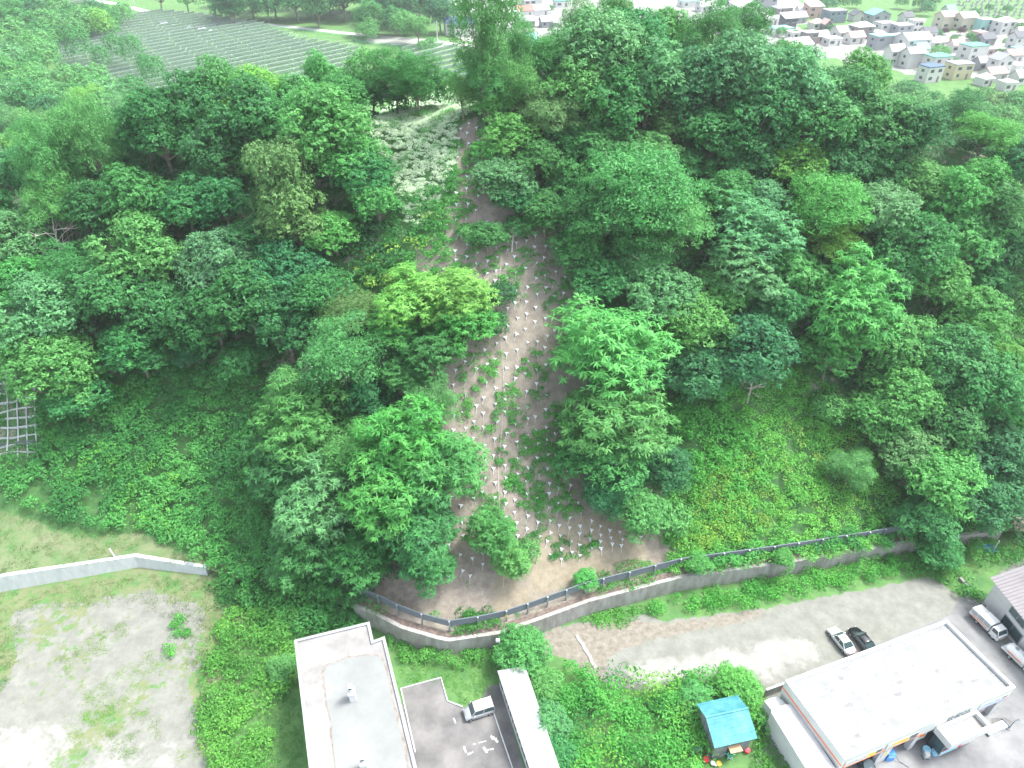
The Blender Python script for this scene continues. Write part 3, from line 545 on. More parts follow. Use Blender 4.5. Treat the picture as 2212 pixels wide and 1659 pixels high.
# ------------------------------------------------------------------ thickets and ground cover (nobody could count these)
def gzv(x, y): return np.where(y < np.interp(x, FX, FY), 0.0, np.maximum(0.0, hill_z(x, y)))
def scatter(P, sp, r, flat=False, ext=0):
    c = [(G(*p) if flat else hit(*p)[0]) for p in P]; x0, x1 = min(p.x for p in c) - 3, max(p.x for p in c) + 3; y0, y1 = min(p.y for p in c) - 6, max(p.y for p in c) + 6
    n = int((x1 - x0) * (y1 - y0) / sp ** 2); x = x0 + r.rand(n) * (x1 - x0); y = y0 + r.rand(n) * (y1 - y0); z = np.zeros(n) if flat else gzv(x, y)
    u, v, _ = PX(x, y, z); k = inpoly_np(u, v, P); 
    if flat: k &= y < np.interp(x, FX, FY) - .3
    return x[k], y[k], z[k], u[k], v[k]
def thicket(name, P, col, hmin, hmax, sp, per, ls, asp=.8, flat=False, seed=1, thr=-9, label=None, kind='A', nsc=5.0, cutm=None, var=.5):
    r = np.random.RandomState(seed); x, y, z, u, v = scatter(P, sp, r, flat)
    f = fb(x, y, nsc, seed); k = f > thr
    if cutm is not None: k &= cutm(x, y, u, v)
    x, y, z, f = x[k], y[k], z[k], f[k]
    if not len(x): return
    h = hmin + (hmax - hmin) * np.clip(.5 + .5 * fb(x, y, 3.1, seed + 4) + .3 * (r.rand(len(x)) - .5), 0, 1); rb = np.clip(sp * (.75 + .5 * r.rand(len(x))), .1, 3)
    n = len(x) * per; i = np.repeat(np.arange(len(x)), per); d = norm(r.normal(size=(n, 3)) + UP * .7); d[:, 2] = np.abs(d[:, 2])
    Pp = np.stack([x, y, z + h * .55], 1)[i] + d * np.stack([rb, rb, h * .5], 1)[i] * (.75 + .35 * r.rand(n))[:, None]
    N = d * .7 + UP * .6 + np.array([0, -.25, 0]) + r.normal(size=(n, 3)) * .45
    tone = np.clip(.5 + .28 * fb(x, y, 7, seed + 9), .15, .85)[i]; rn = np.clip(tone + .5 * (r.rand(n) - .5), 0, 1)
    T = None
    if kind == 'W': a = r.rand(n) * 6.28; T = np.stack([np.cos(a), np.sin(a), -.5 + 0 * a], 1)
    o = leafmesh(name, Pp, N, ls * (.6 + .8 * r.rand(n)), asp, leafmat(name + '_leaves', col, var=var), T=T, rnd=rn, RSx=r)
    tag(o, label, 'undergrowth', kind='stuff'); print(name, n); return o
thicket('undergrowth', SHL, (.07, .3, .07), .8, 2.4, .95, 62, .2, seed=3, label='dense green knotweed thicket covering the lower left slope')
thicket('undergrowth', [(60, 940), (250, 960), (420, 1010), (440, 1180), (250, 1130), (60, 1060)], (.12, .38, .065), 1.0, 2.4, 1.3, 44, .2, seed=5, thr=.0, label='lighter green patches of knotweed in the lower left thicket')
thicket('undergrowth', SHM, (.055, .25, .055), .5, 1.5, .8, 55, .17, seed=6, label='green shrubs covering the upper slope left of the bare strip', cutm=lambda x, y, u, v: ~inpoly_np(u, v, [(790, 200), (985, 200), (985, 380), (930, 420), (860, 420), (800, 330)]))
thicket('undergrowth', [(850, 480), (940, 440), (960, 520), (900, 560), (860, 640), (760, 620)], (.2, .38, .06), .8, 1.6, 1.3, 40, .2, seed=7, thr=.0, label='yellow-green shrubs on the upper slope left of the bare strip')
thicket('bamboo_grass', BAM, (.68, .84, .6), .3, .9, .42, 64, .12, asp=.4, seed=8, label='pale silvery dwarf bamboo grass on the hilltop clearing', kind='W', nsc=3)
thicket('undergrowth', SHR, (.12, .41, .07), .35, 1.4, .8, 50, .15, seed=9, label='green shrubs and vines covering the lower right slope', thr=-.75)
thicket('undergrowth', [(1440, 880), (1560, 870), (1660, 960), (1650, 1060), (1500, 1050), (1450, 1000)], (.075, .34, .06), .8, 2.1, 1.1, 70, .2, seed=10, label='taller leafy shrubs at the left edge of the lower right slope')
thicket('undergrowth', [(1470, 1050), (1600, 980), (1700, 1000), (1680, 1120), (1600, 1180), (1460, 1210)], (.2, .4, .06), .5, 1.1, .9, 40, .15, seed=11, thr=-.1, label='yellowish leafy patch low on the right slope')
thicket('undergrowth', [(1680, 900), (1900, 950), (1920, 1090), (1700, 1130)], (.2, .4, .08), .4, 1.1, 1.0, 36, .14, seed=12, thr=-.1, label='sparse yellow-green weeds in the middle of the right slope')
thicket('undergrowth', GUL, (.12, .4, .075), .5, 1.3, .85, 50, .17, seed=13, label='green grassy gully at the far right edge of the hill')
thicket('undergrowth', [(1500, 1215), (1700, 1180), (1900, 1150), (2150, 1110), (2170, 1160), (1990, 1172), (1700, 1222), (1500, 1255)], (.07, .33, .07), .7, 2.0, 1.0, 64, .18, seed=14, thr=-.55, label='creeping vines spilling over the right part of the dark fence')
thicket('undergrowth', [(780, 1310), (960, 1330), (1075, 1320), (1070, 1350), (985, 1368), (860, 1340)], (.06, .24, .045), .5, 1.3, .8, 48, .16, seed=15, thr=-.2, label='low green shrubs just behind the corner of the fence')
thicket('undergrowth', [(1240, 1235), (1400, 1215), (1500, 1225), (1450, 1250), (1300, 1280), (1240, 1275)], (.06, .28, .045), .2, .6, .7, 34, .13, seed=16, thr=.1, label='small green weeds on the soil above the middle fence')
# weeds dotting the bare slope
wcol = (.07, .31, .06)
def weed(P, thr, sd, lab, hm=.6, sp=.5, per=28): thicket('weeds', P, wcol, .2, hm, sp, per, .13, seed=sd, thr=thr - .42, label=lab, nsc=1.6)
weed([(1000, 760), (1190, 760), (1215, 900), (1160, 1000), (1050, 960), (980, 900)], .42, 21, 'green weeds dotting the middle of the bare slope')
weed([(1130, 940), (1215, 900), (1240, 1060), (1260, 1110), (1180, 1130), (1110, 1080), (1110, 1000)], -.1, 22, 'denser green weeds on the lower right of the bare slope')
weed([(990, 1000), (1110, 960), (1130, 1130), (1330, 1170), (1300, 1215), (1040, 1200), (960, 1150)], .5, 23, 'scattered green weeds low on the bare slope')
weed([(900, 520), (1060, 500), (1260, 600), (1250, 700), (1100, 640), (960, 600)], .4, 24, 'scattered green weeds across the upper bare slope')
weed([(960, 300), (1000, 300), (1050, 430), (960, 510), (900, 520), (960, 400)], -.1, 25, 'green weeds along the narrow top of the bare slope')
weed([(900, 520), (960, 500), (1000, 600), (920, 600)], -.3, 29, 'thick green weeds at the upper left of the bare slope', .6)
# level ground below the hill
thicket('undergrowth', [(480, 1350), (520, 1290), (640, 1380), (650, 1480), (590, 1520), (570, 1700), (470, 1700), (430, 1550), (440, 1450)], (.11, .34, .06), .6, 1.9, .95, 66, .18, flat=True, seed=31, label='bright green bushes between the gravel yard and the flat-roofed building')
thicket('undergrowth', [(470, 1250), (620, 1300), (760, 1345), (760, 1370), (640, 1385), (520, 1340), (450, 1290)], (.05, .2, .045), .5, 1.6, .95, 56, .17, flat=True, seed=32, label='green shrubs at the foot of the hill behind the flat-roofed building')
thicket('undergrowth', [(835, 1375), (960, 1415), (1075, 1395), (1100, 1400), (1075, 1440), (960, 1440), (850, 1430)], (.07, .27, .05), .5, 1.3, .8, 60, .16, flat=True, seed=33, label='hedge-like shrubs along the foot of the concrete wall')
thicket('undergrowth', [(1130, 1440), (1190, 1430), (1290, 1480), (1400, 1530), (1480, 1480), (1560, 1450), (1630, 1490), (1640, 1580), (1500, 1540), (1540, 1660), (1530, 1760), (1560, 1760), (1190, 1760), (1165, 1600), (1120, 1510)], (.085, .36, .065), 1.0, 2.6, 1.15, 110, .17, flat=True, seed=34, label='large bright green thicket between the long hut and the teal shed')
thicket('undergrowth', [(1440, 1480), (1500, 1470), (1530, 1640), (1520, 1760), (1400, 1760)], (.085, .35, .065), .8, 2.2, 1.1, 100, .17, flat=True, seed=51, label='bright green vines crowding the left side of the teal shed')
thicket('undergrowth', [(1625, 1580), (1665, 1590), (1720, 1700), (1640, 1700)], (.08, .27, .05), .25, .8, .6, 36, .13, flat=True, seed=35, label='green weeds between the teal shed and the white warehouse')
thicket('undergrowth', [(1410, 1330), (1420, 1305), (1690, 1240), (1880, 1205), (2010, 1180), (2060, 1190), (2040, 1230), (1900, 1255), (1620, 1310), (1480, 1325)], (.07, .33, .05), .4, 1.3, .85, 56, .15, flat=True, seed=36, label='long strip of green weeds in front of the right concrete wall')
thicket('undergrowth', [(1240, 1350), (1280, 1325), (1400, 1310), (1400, 1340), (1320, 1360)], (.08, .3, .05), .15, .5, .6, 36, .12, flat=True, seed=37, thr=-.3, label='small green weed patch below the middle of the concrete wall')
thicket('undergrowth', [(2040, 1190), (2160, 1180), (2260, 1170), (2260, 1215), (2150, 1230), (2060, 1260), (2110, 1300), (2060, 1290), (2000, 1240)], (.06, .25, .045), .4, 1.6, 1.0, 60, .17, flat=True, seed=38, label='leafy bushes near the blue tarp at the right')
thicket('undergrowth', [(2080, 1270), (2110, 1265), (2130, 1300), (2100, 1315)], (.05, .2, .06), .6, 1.2, .8, 60, .13, flat=True, seed=39, label='round dark shrub beside the pinkish-roofed house')
thicket('undergrowth', [(1190, 1450), (1480, 1490), (1530, 1660), (1200, 1700)], (.15, .4, .06), 1.2, 2.8, 1.5, 60, .16, flat=True, seed=52, thr=.15, label='yellower leafy patches in the large thicket beside the teal shed')
thicket('undergrowth', [(1190, 1450), (1480, 1490), (1530, 1660), (1200, 1700)], (.04, .2, .05), 1.2, 2.7, 1.5, 60, .17, flat=True, seed=53, thr=.2, label='darker leafy patches in the large thicket beside the teal shed')
thicket('undergrowth', [(100, 880), (600, 860), (640, 1200), (300, 1120)], (.04, .19, .055), 1.2, 2.6, 1.6, 60, .2, seed=54, thr=.2, label='darker knotweed patches in the lower left thicket')
thicket('undergrowth', CRB, (.07, .27, .06), .15, .7, .9, 40, .15, seed=55, thr=-.35, label='weeds growing through the concrete lattice at the far left')
thicket('bamboo_grass', BAM, (.1, .34, .09), .4, 1.1, .7, 40, .14, asp=.5, seed=56, thr=.15, label='greener leaves mixed through the pale bamboo grass on the hilltop', nsc=2)
thicket('grass', [(860, 1425), (1070, 1440), (1065, 1500), (1000, 1520), (950, 1470), (870, 1480)], (.09, .3, .045), .04, .14, .35, 16, .08, asp=.3, flat=True, seed=41, label='green lawn around the small car park', var=.3)
thicket('grass', [(560, 1480), (645, 1420), (665, 1700), (560, 1700)], (.07, .22, .05), .04, .14, .38, 16, .08, asp=.3, flat=True, seed=42, label='green lawn left of the flat-roofed building', var=.3)
thicket('grass', [(-100, 1300), (300, 1240), (470, 1255), (480, 1340), (470, 1440), (400, 1450), (400, 1360), (300, 1300), (60, 1320), (20, 1480), (-100, 1600)], (.13, .22, .07), .04, .25, .42, 12, .09, asp=.3, flat=True, seed=43, thr=-.4, label='rough grass fringing the left gravel yard', nsc=3)
thicket('grass', [(120, 1400), (300, 1330), (440, 1450), (430, 1640), (160, 1640)], (.2, .36, .08), .03, .14, .42, 18, .08, asp=.3, flat=True, seed=44, thr=.12, label='thin grass patches on the left gravel yard', nsc=4)
thicket('grass', GRB, (.13, .21, .07), .08, .35, .5, 14, .1, asp=.3, seed=45, thr=-.35, label='rough grass on the bank above the pale wall', nsc=4)
for (u, v, s) in ((392, 1365, 1.0), (372, 1410, .8), (390, 1345, .8)):
    q = [(u - 18 * s, v - 12 * s), (u + 18 * s, v - 12 * s), (u + 18 * s, v + 12 * s), (u - 18 * s, v + 12 * s)]
    o = thicket('shrub', q, (.08, .32, .06), .5, .9, .5, 50, .12, flat=True, seed=u)
    if o: tag(o, {392: 'bright green shrub in the middle of the left gravel yard', 372: 'lone round shrub low on the left gravel yard', 390: 'small shrub topmost of three on the left gravel yard'}[u], 'shrub'); o['kind'] = 'thing'
# single shrubs among the low vegetation
for (u, v, r_, tn, lb, fl) in ((1265, 1252, 30, 'bright', 'bright rounded shrub on the soil above the middle of the fence', 0), (1130, 1400, 62, 'light', 'tall shrub overhanging the end of the long white hut', 1), (1185, 1560, 52, 'silver', 'dusty green tree beside the middle of the long white hut', 1), (1200, 1625, 46, 'mid', 'darker tree beside the lower end of the long white hut', 1), (1590, 1480, 52, 'bright', 'leafy tree at the back of the teal shed', 1), (1500, 1505, 42, 'light', 'leafy bush left of the teal shed roof', 1), (610, 1440, 34, 'light', 'shrub left of the flat-roofed building corner', 1), (2030, 1185, 55, 'mid', 'bushy tree hiding the right end of the concrete wall', 1), (1690, 1215, 26, 'bright', 'vine-covered shrub growing over the fence', 0), (1510, 1215, 30, 'light', 'leafy shrub hanging over the fence left of the vines', 0), (1180, 1480, 40, 'light', 'shrub leaning over the roof of the long white hut', 1)):
    rr = 2.0
    for _ in range(4):
        if fl: p = G(u, v, rr * .9); t = (H - rr * .9) / -ray(u, v).z
        else: p, t = hit(u, v, rr * .9)
        rr = r_ * t / F
    z = 0 if fl else ground_z(p.x, p.y)
    e = tree(p.x, p.y, z, rr, 'A', tn, None, .72, True); e['label'] = lb; e['category'] = 'shrub'; e.name = 'shrub'
# ------------------------------------------------------------------ woods behind the hill and beyond
ZB, ZF_, ZT, ZQ = 'in the left wood beyond', 'by the far road', 'among the town houses', 'on the hidden right flank'
BACKL = [(-80, 20), (240, 40), (260, 62), (110, 78), (100, 110), (150, 130), (220, 90), (300, 110), (360, 180), (340, 240), (260, 330), (-80, 470)]
SOLAR = [(104, 77), (150, 62), (355, 30), (560, 55), (665, 92), (775, 105), (800, 128), (870, 95), (1100, 100), (1100, 190), (300, 190), (300, 130), (120, 140), (100, 92)]
cand = []
y = 118.0
while y < 420:
    st = 8.4 if y > 230 else 7.2; x = -300 + random.uniform(0, 4)
    while x < 10:
        xx, yy = x + random.uniform(-2.4, 2.4), y + random.uniform(-2.4, 2.4); x += st
        z = ground_z(xx, yy); u, v, d = PX(xx, yy, z + 6)
        if inpoly(u, v, BACKL) and -60 < u < 800 and free(xx, yy, 4, .6) and not any(inpoly(u + q, v - 5.2 * F / d, [(104, 74), (350, 28), (800, 95), (800, 190), (335, 172), (300, 150), (130, 138)]) for q in (-18, 0, 18)):
            rr = random.uniform(4.2, 6.2); tn = wchoice({'pale': 5, 'light': 3, 'mid': 3, 'yellow': 1, 'silver': 1, 'blue': .6} if v > 60 else {'mid': 4, 'blue': 3, 'light': 2}); tree(xx, yy, z, rr, wchoice({'L': 5, 'A': 4}), tn, ZB, random.uniform(.9, 1.25))
    y += st * .92
for (u, v, r_) in ((170, 105, 30), (245, 105, 22), (285, 112, 24), (330, 150, 26), (215, 120, 20), (310, 130, 18)): 
    rr = 4; 
    d = ray(u, v); t = (H - 8) / -d.z; tree(d.x * t, d.y * t, 0, r_ * t / F, 'A' if r_ > 24 else 'L', 'mid', ZB, 1.5)
FARW = [(470, -60, 560, 12), (560, -30, 760, 30), (760, -30, 960, 45), (380, -30, 480, 10), (860, 60, 930, 70)]
FAR = [(265, 22, 18, 'light'), (500, 8, 30, 'mid'), (540, 0, 30, 'deep'), (590, 2, 32, 'dark'), (640, 8, 32, 'mid'), (690, 0, 34, 'blue'), (740, 6, 34, 'mid'), (790, 0, 36, 'dark'), (830, 12, 36, 'blue'), (880, 10, 38, 'dark'), (925, 6, 38, 'deep'), (950, 30, 30, 'blue'), (800, 35, 28, 'mid'), (900, 55, 24, 'light'), (870, 50, 22, 'light'), (850, 35, 24, 'mid'), (930, 68, 12, 'light'), (912, 72, 10, 'light'), (460, -4, 26, 'mid'), (400, -8, 26, 'light'), (610, -22, 30, 'deep'), (700, -25, 30, 'deep'), (770, -25, 32, 'deep'), (850, -22, 32, 'deep'), (910, -25, 32, 'deep'), (340, -12, 24, 'mid'), (160, 30, 20, 'mid'), (200, 28, 20, 'dark'), (230, 25, 20, 'light'), (130, 40, 20, 'mid'), (100, 55, 20, 'light'), (190, 48, 16, 'mid'), (60, 20, 34, 'mid'), (20, 10, 36, 'blue'), (20, 45, 30, 'light'), (70, 50, 24, 'light')]
FAR = [(u, v, r_ * 1.25, tn) for u, v, r_, tn in FAR] + [(random.uniform(470, 950), random.uniform(-30, 22), random.uniform(22, 36), random.choice(['dark', 'mid', 'deep', 'blue'])) for _ in range(34)] + [(random.uniform(780, 900), random.uniform(30, 50), random.uniform(14, 20), 'light') for _ in range(8)]
for (u, v, r_, tn) in FAR:
    d = ray(u, v + 2); t = (H - 8) / -d.z; tree(d.x * t, d.y * t, 0, r_ * t / F, random.choice('AAL'), tn, ZF_, 1.05)
TT_ = [(1795, 8, 15, 'blue'), (1820, 2, 16, 'dark'), (1775, 0, 14, 'blue'), (1850, 0, 12, 'mid'), (1950, 2, 14, 'mid'), (1988, 6, 16, 'dark'), (2005, 16, 16, 'blue'), (2010, 2, 20, 'deep'), (1760, 62, 9, 'dark'), (1740, 68, 10, 'mid'), (1799, 52, 10, 'dark'), (1812, 52, 6, 'blue'), (2030, 62, 10, 'blue'), (2110, 76, 9, 'mid'), (2065, 72, 9, 'mid'), (2142, 76, 10, 'light'), (2180, 80, 10, 'light'), (2031, 112, 20, 'light'), (2060, 122, 12, 'mid'), (1928, 103, 6, 'deep'), (1940, 104, 6, 'deep'), (1952, 106, 5, 'deep'), (1690, 60, 12, 'light'), (1720, 62, 10, 'mid'), (1580, 25, 14, 'light'), (1600, 15, 10, 'light'), (2100, 68, 10, 'mid'), (2210, 55, 14, 'mid'), (2160, 34, 10, 'mid'), (1188, 10, 9, 'mid'), (1200, 46, 9, 'blue'), (1205, 72, 9, 'blue'), (1230, 90, 14, 'mid'), (1190, 52, 7, 'mid'), (2060, 22, 9, 'deep'), (2110, 18, 10, 'mid'), (2180, 12, 10, 'mid'), (2140, 8, 9, 'dark'), (2170, 100, 10, 'light'), (2186, 112, 9, 'mid'), (1560, 4, 12, 'mid')]
for (u, v, r_, tn) in TT_:
    d = ray(u, v); t = (H - 4) / -d.z; tree(d.x * t, d.y * t, 0, r_ * t / F, 'A', tn, ZT, .85)
for (u, v, r_, lb) in ((2044, 60, 9, 'purple-leaved tree, left one of three beside the long pink-roofed hall'), (2078, 61, 11, 'purple-leaved tree, middle one of three beside the long pink-roofed hall'), (2100, 70, 7, 'small purple-leaved tree, right one of three beside the long pink-roofed hall')):
    d = ray(u, v); t = (H - 3) / -d.z; e = tree(d.x * t, d.y * t, 0, r_ * t / F, 'A', 'deep', None, .8, True); e['label'] = lb
    for c in e.children: c.color = (.1, .045, .07, 1) if c.name.startswith('crown') else c.color
for c in COL.objects:
    pass
BACKR = [(1690, 90), (1780, 105), (1900, 120), (1960, 150), (2060, 185), (2130, 190), (2300, 205), (2300, 420), (2000, 420), (1900, 300), (1700, 200), (1500, 90)]
y = 112.0
while y < 250:
    x = 20 + random.uniform(0, 4)
    while x < 220:
        xx, yy = x + random.uniform(-2, 2), y + random.uniform(-2, 2); x += 6.6
        z = ground_z(xx, yy); u, v, d = PX(xx, yy, z + 5)
        if u < 2290 and v - 4.5 * F / d > np.interp(u, SKX, SKY) - 6 and inpoly(u, v, BACKR) and free(xx, yy, 4, .62):
            tree(xx, yy, z, random.uniform(3.3, 5.0), wchoice({'A': 5, 'L': 2}), wchoice({'light': 4, 'mid': 4, 'pale': 2, 'silver': 1, 'olive': 1}), ZQ, random.uniform(.85, 1.15))
    y += 6.2
print('TREES', len(TREES))
FOREST = [(-60, 520), (300, 380), (420, 300), (800, 200), (980, 200), (1040, 250), (1060, 420), (1300, 560), (1290, 700), (1430, 900), (1700, 810), (1810, 850), (1930, 1050), (2000, 1150), (2300, 1190), (2300, 300), (1900, 150), (1500, 120), (1100, 180), (820, 250), (880, 560), (740, 640), (840, 780), (640, 860), (500, 790), (180, 850), (-60, 800)]
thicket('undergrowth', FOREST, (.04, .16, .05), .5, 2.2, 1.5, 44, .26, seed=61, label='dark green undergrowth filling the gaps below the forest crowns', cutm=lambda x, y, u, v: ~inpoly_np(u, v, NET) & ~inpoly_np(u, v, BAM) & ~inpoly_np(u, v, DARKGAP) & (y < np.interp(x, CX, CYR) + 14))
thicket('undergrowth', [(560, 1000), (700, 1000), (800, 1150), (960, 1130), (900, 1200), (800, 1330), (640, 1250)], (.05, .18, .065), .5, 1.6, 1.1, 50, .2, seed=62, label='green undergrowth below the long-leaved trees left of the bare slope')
# the 300 that show largest are things; the rest, small and far, read as one mass
def inview(t): return -t['ru'] < t['u'] < 2212 + t['ru'] and -t['ru'] < t['v'] < 1659
TREES = [t for t in TREES if inview(t)]
TREES.sort(key=lambda t: -t['ru'] * (1.6 if t['zone'] in (ZF_, ZT) else 1)); BIGN = 292
for t in TREES[:BIGN]: grow(t)
LOW = {}
for kd in 'AL':
    r = np.random.RandomState(77 + ord(kd)); n = 1800; d = norm(r.normal(size=(n, 3)) + UP * .4); d[:, 2] = np.where(d[:, 2] < -.5, -d[:, 2], d[:, 2]); w = 1 + .2 * np.sin(d[:, 0] * 7 + 1) * np.cos(d[:, 1] * 6) + .12 * np.sin(d[:, 2] * 11 + d[:, 0] * 9)
    LOW[kd] = (d * (w * (.8 + .25 * r.rand(n)))[:, None] * np.array([4, 4, 3.3]) + np.array([0, 0, HC[kd]]), d + UP * .5 + r.normal(size=(n, 3)) * .5, .34 * (.6 + .8 * r.rand(n)), .7 if kd == 'A' else .5)
for tn in sorted(set(t['tint'] for t in TREES[BIGN:])):
    PP = []; NN = []; SS = []
    for t in TREES[BIGN:]:
        if t['tint'] != tn: continue
        P_, N_, S_, _ = LOW['A' if t['kind'] != 'L' else 'L']; s = t['r'] / 4; ca, sa = math.cos(t['rz']), math.sin(t['rz']); Rm = np.array([[ca, sa, 0], [-sa, ca, 0], [0, 0, 1]])
        PP.append(P_ @ Rm * s * np.array([1, 1, t['hs']]) + np.array([t['x'], t['y'], t['z']])); NN.append(N_ @ Rm); SS.append(S_ * s)
    if PP: tag(leafmesh('distant_trees', np.concatenate(PP), np.concatenate(NN), np.concatenate(SS), .75, leafmat('distant_leaves_' + tn, TINT[tn])), '%s crowns of the distant trees that merge into one mass' % TW[tn], 'trees', kind='stuff')
# unique labels: rows of crowns counted upwards, then from the left
GN = {ZL: 'trees on the left slope', ZR: 'trees on the right slope', ZN: 'trees beside the bare slope', ZB: 'trees of the left wood', ZF_: 'trees by the far road', ZT: 'trees among the town houses', ZQ: 'trees on the hidden right flank'}
for zn in GN:
    L = sorted([t for t in TREES if t['zone'] == zn and t.get('o')], key=lambda t: -t['v']); per = 11
    for ri in range(0, len(L), per):
        for ci, t in enumerate(sorted(L[ri:ri + per], key=lambda t: t['u'])):
            t['o']['label'] = '%s %s, %s from left in %s row %s' % (TW[t['tint']], KW[t['kind']][1], ORD[ci], ORD[ri // per], {ZL: 'up the left slope', ZR: 'up the right slope', ZB: 'up the left wood', ZQ: 'of the hidden right flank'}.get(zn, zn))
            t['o']['group'] = GN[zn]
# a few bare dead trees
def deadtree(u, v, h, sd, lb, spread=1.0):
    r = random.Random(sd); p, t = hit(u, v, h * .5); z = ground_z(p.x, p.y); e = empty('dead_tree', (p.x, p.y, z), 0, lb, 'tree'); b = MB(); tw = MB()
    tip = Vector((r.uniform(-.5, .5), r.uniform(-.5, .5), h)); b.tube([(0, 0, -.3), tip * .5, tip], [.16, .11, .04], 'palebark', 6)
    for k in range(13):
        f = r.uniform(.4, 1); o = tip * f; a = r.uniform(0, 6.28); L = h * .45 * spread * r.uniform(.6, 1.1); d = Vector((math.cos(a), math.sin(a), r.uniform(.0, .7))); m1 = o + d * L * .5 + Vector((r.uniform(-.3, .3), r.uniform(-.3, .3), .2)); e1 = o + d * L
        tw.tube([o, m1, e1], [.06, .045, .02], 'palebark', 4)
        for q in range(4):
            s = m1.lerp(e1, r.random()); d2 = (d + Vector((r.uniform(-1, 1), r.uniform(-1, 1), r.uniform(-.3, .8)))).normalized(); tw.tube([s, s + d2 * L * .3, s + d2 * L * .45 + Vector((0, 0, .15))], [.03, .02, .01], 'palebark', 3)
    b.build('trunk', e); tw.build('bare_branches', e); return e
deadtree(1443, 262, 7.5, 1, 'bare grey dead tree among the crowns high on the right slope', 1.1)
deadtree(125, 545, 7, 2, 'bare pale dead tree leaning among the left slope crowns', 1.1)
deadtree(1315, 440, 8, 3, 'pale dead branches rising through the layered tree on right slope', .9)
deadtree(1380, 590, 6.5, 4, 'pale twisted dead branches below the layered tree on right slope', .9)
deadtree(1620, 845, 3.6, 5, 'small bare dead tree at the top of the lower right slope', 1)
deadtree(1105, 520, 3.0, 6, 'thin bare sapling where the rope starts on the bare slope', .45)
# ------------------------------------------------------------------ paved surfaces, kerbs, roads
sheet('yard_asphalt', [(866, 1488), (952, 1464), (967, 1515), (998, 1527), (1030, 1527), (1056, 1480), (1080, 1478), (1160, 1760), (890, 1760)], .004, 'asphalt')
sheet('forecourt', [(1660, 1545), (1700, 1470), (2050, 1330), (2085, 1275), (2130, 1315), (2420, 1600), (2420, 1900), (1600, 1900)], .004, 'asphaltlight')
k = strip(MB(), [G(*p)[:2] for p in ((897, 1626), (866, 1488), (952.5, 1464.5), (967, 1515), (998.5, 1527))], .13, -.05, .12, 'conclight').build('kerb'); tag(k, kind='structure')
k = strip(MB(), [G(*p)[:2] for p in ((1066, 1538), (1080, 1580), (1104, 1650), (1120, 1700))], .1, -.05, .05, 'conclight').build('kerb'); tag(k, kind='structure')
k = strip(MB(), [G(*p)[:2] for p in ((2072, 1251), (2100, 1280), (2130, 1312))], .3, -.05, .35, 'conc').build('low_wall'); tag(k, 'low broken concrete kerb wall behind the white tanker trucks', 'wall')
k = strip(MB(), [G(*p)[:2] for p in ((1246, 1372), (1250, 1382), (1259, 1392), (1264, 1404), (1274, 1418), (1279, 1432), (1288, 1444))], .38, -.05, .08, 'conc').build('concrete_slab'); tag(k, 'broken pale concrete strip lying in the brown dirt', 'slab')
# worn bay paint in the small car park
b = MB(); b.T = Matrix.Translation((0, 0, .009))
for (u0, v0, u1, v1, w) in ((1022, 1608, 1074, 1594, .1), (1060, 1590, 1076, 1603, .3), (1044, 1614, 1052, 1626, .3), (1052, 1620, 1066, 1618, .14), (1002, 1612, 1008, 1628, .22), (1010, 1630, 1022, 1624, .22), (980, 1551, 984, 1562, .2)):
    p, q = G(u0, v0), G(u1, v1); d = (q - p).normalized(); n = Vector((-d.y, d.x, 0)) * w / 2; pts = []
    for k in range(9):
        if random.random() < .2: continue
        pts = []
        for t in (k / 9, k / 9 + .05, k / 9 + .1): o = p.lerp(q, t); pts.append((o + n * random.uniform(.2, 1.2))[:])
        for t in (k / 9 + .1, k / 9 + .05, k / 9): o = p.lerp(q, t); pts.append((o - n * random.uniform(.2, 1.2))[:])
        b.add([(x, y, 0) for x, y, z in pts], [tuple(range(6))], 'white')
tag(b.build('road_marking'), kind='structure')
M['road'] = mat('pale_road', (.32, .32, .31), .9, col2=(.42, .42, .4), scale=.1)
def road(name, P, w, z=.004, m='road'):
    b = MB(); Q = [G(*p) for p in P]; L = []; Rr = []
    for i, p in enumerate(Q):
        d = (Q[min(i + 1, len(Q) - 1)] - Q[max(i - 1, 0)]).normalized(); n = Vector((-d.y, d.x, 0)) * w / 2; L.append(p + n); Rr.append(p - n)
    for i in range(len(Q) - 1): b.add([(*Rr[i][:2], z), (*Rr[i + 1][:2], z), (*L[i + 1][:2], z), (*L[i][:2], z)], [(0, 1, 2, 3)], m)
    return tag(b.build(name), kind='structure')
road('road', [(200, 0), (260, 10), (310, 23), (430, 37), (600, 55), (750, 72), (900, 86), (1010, 98), (1120, 104)], 5)
road('road', [(1560, 60), (1700, 90), (1800, 100)], 5, .008); road('road', [(1990, 40), (1960, 85), (1935, 130)], 5, .012); road('road', [(1960, 82), (2100, 92), (2290, 110)], 5, .016)
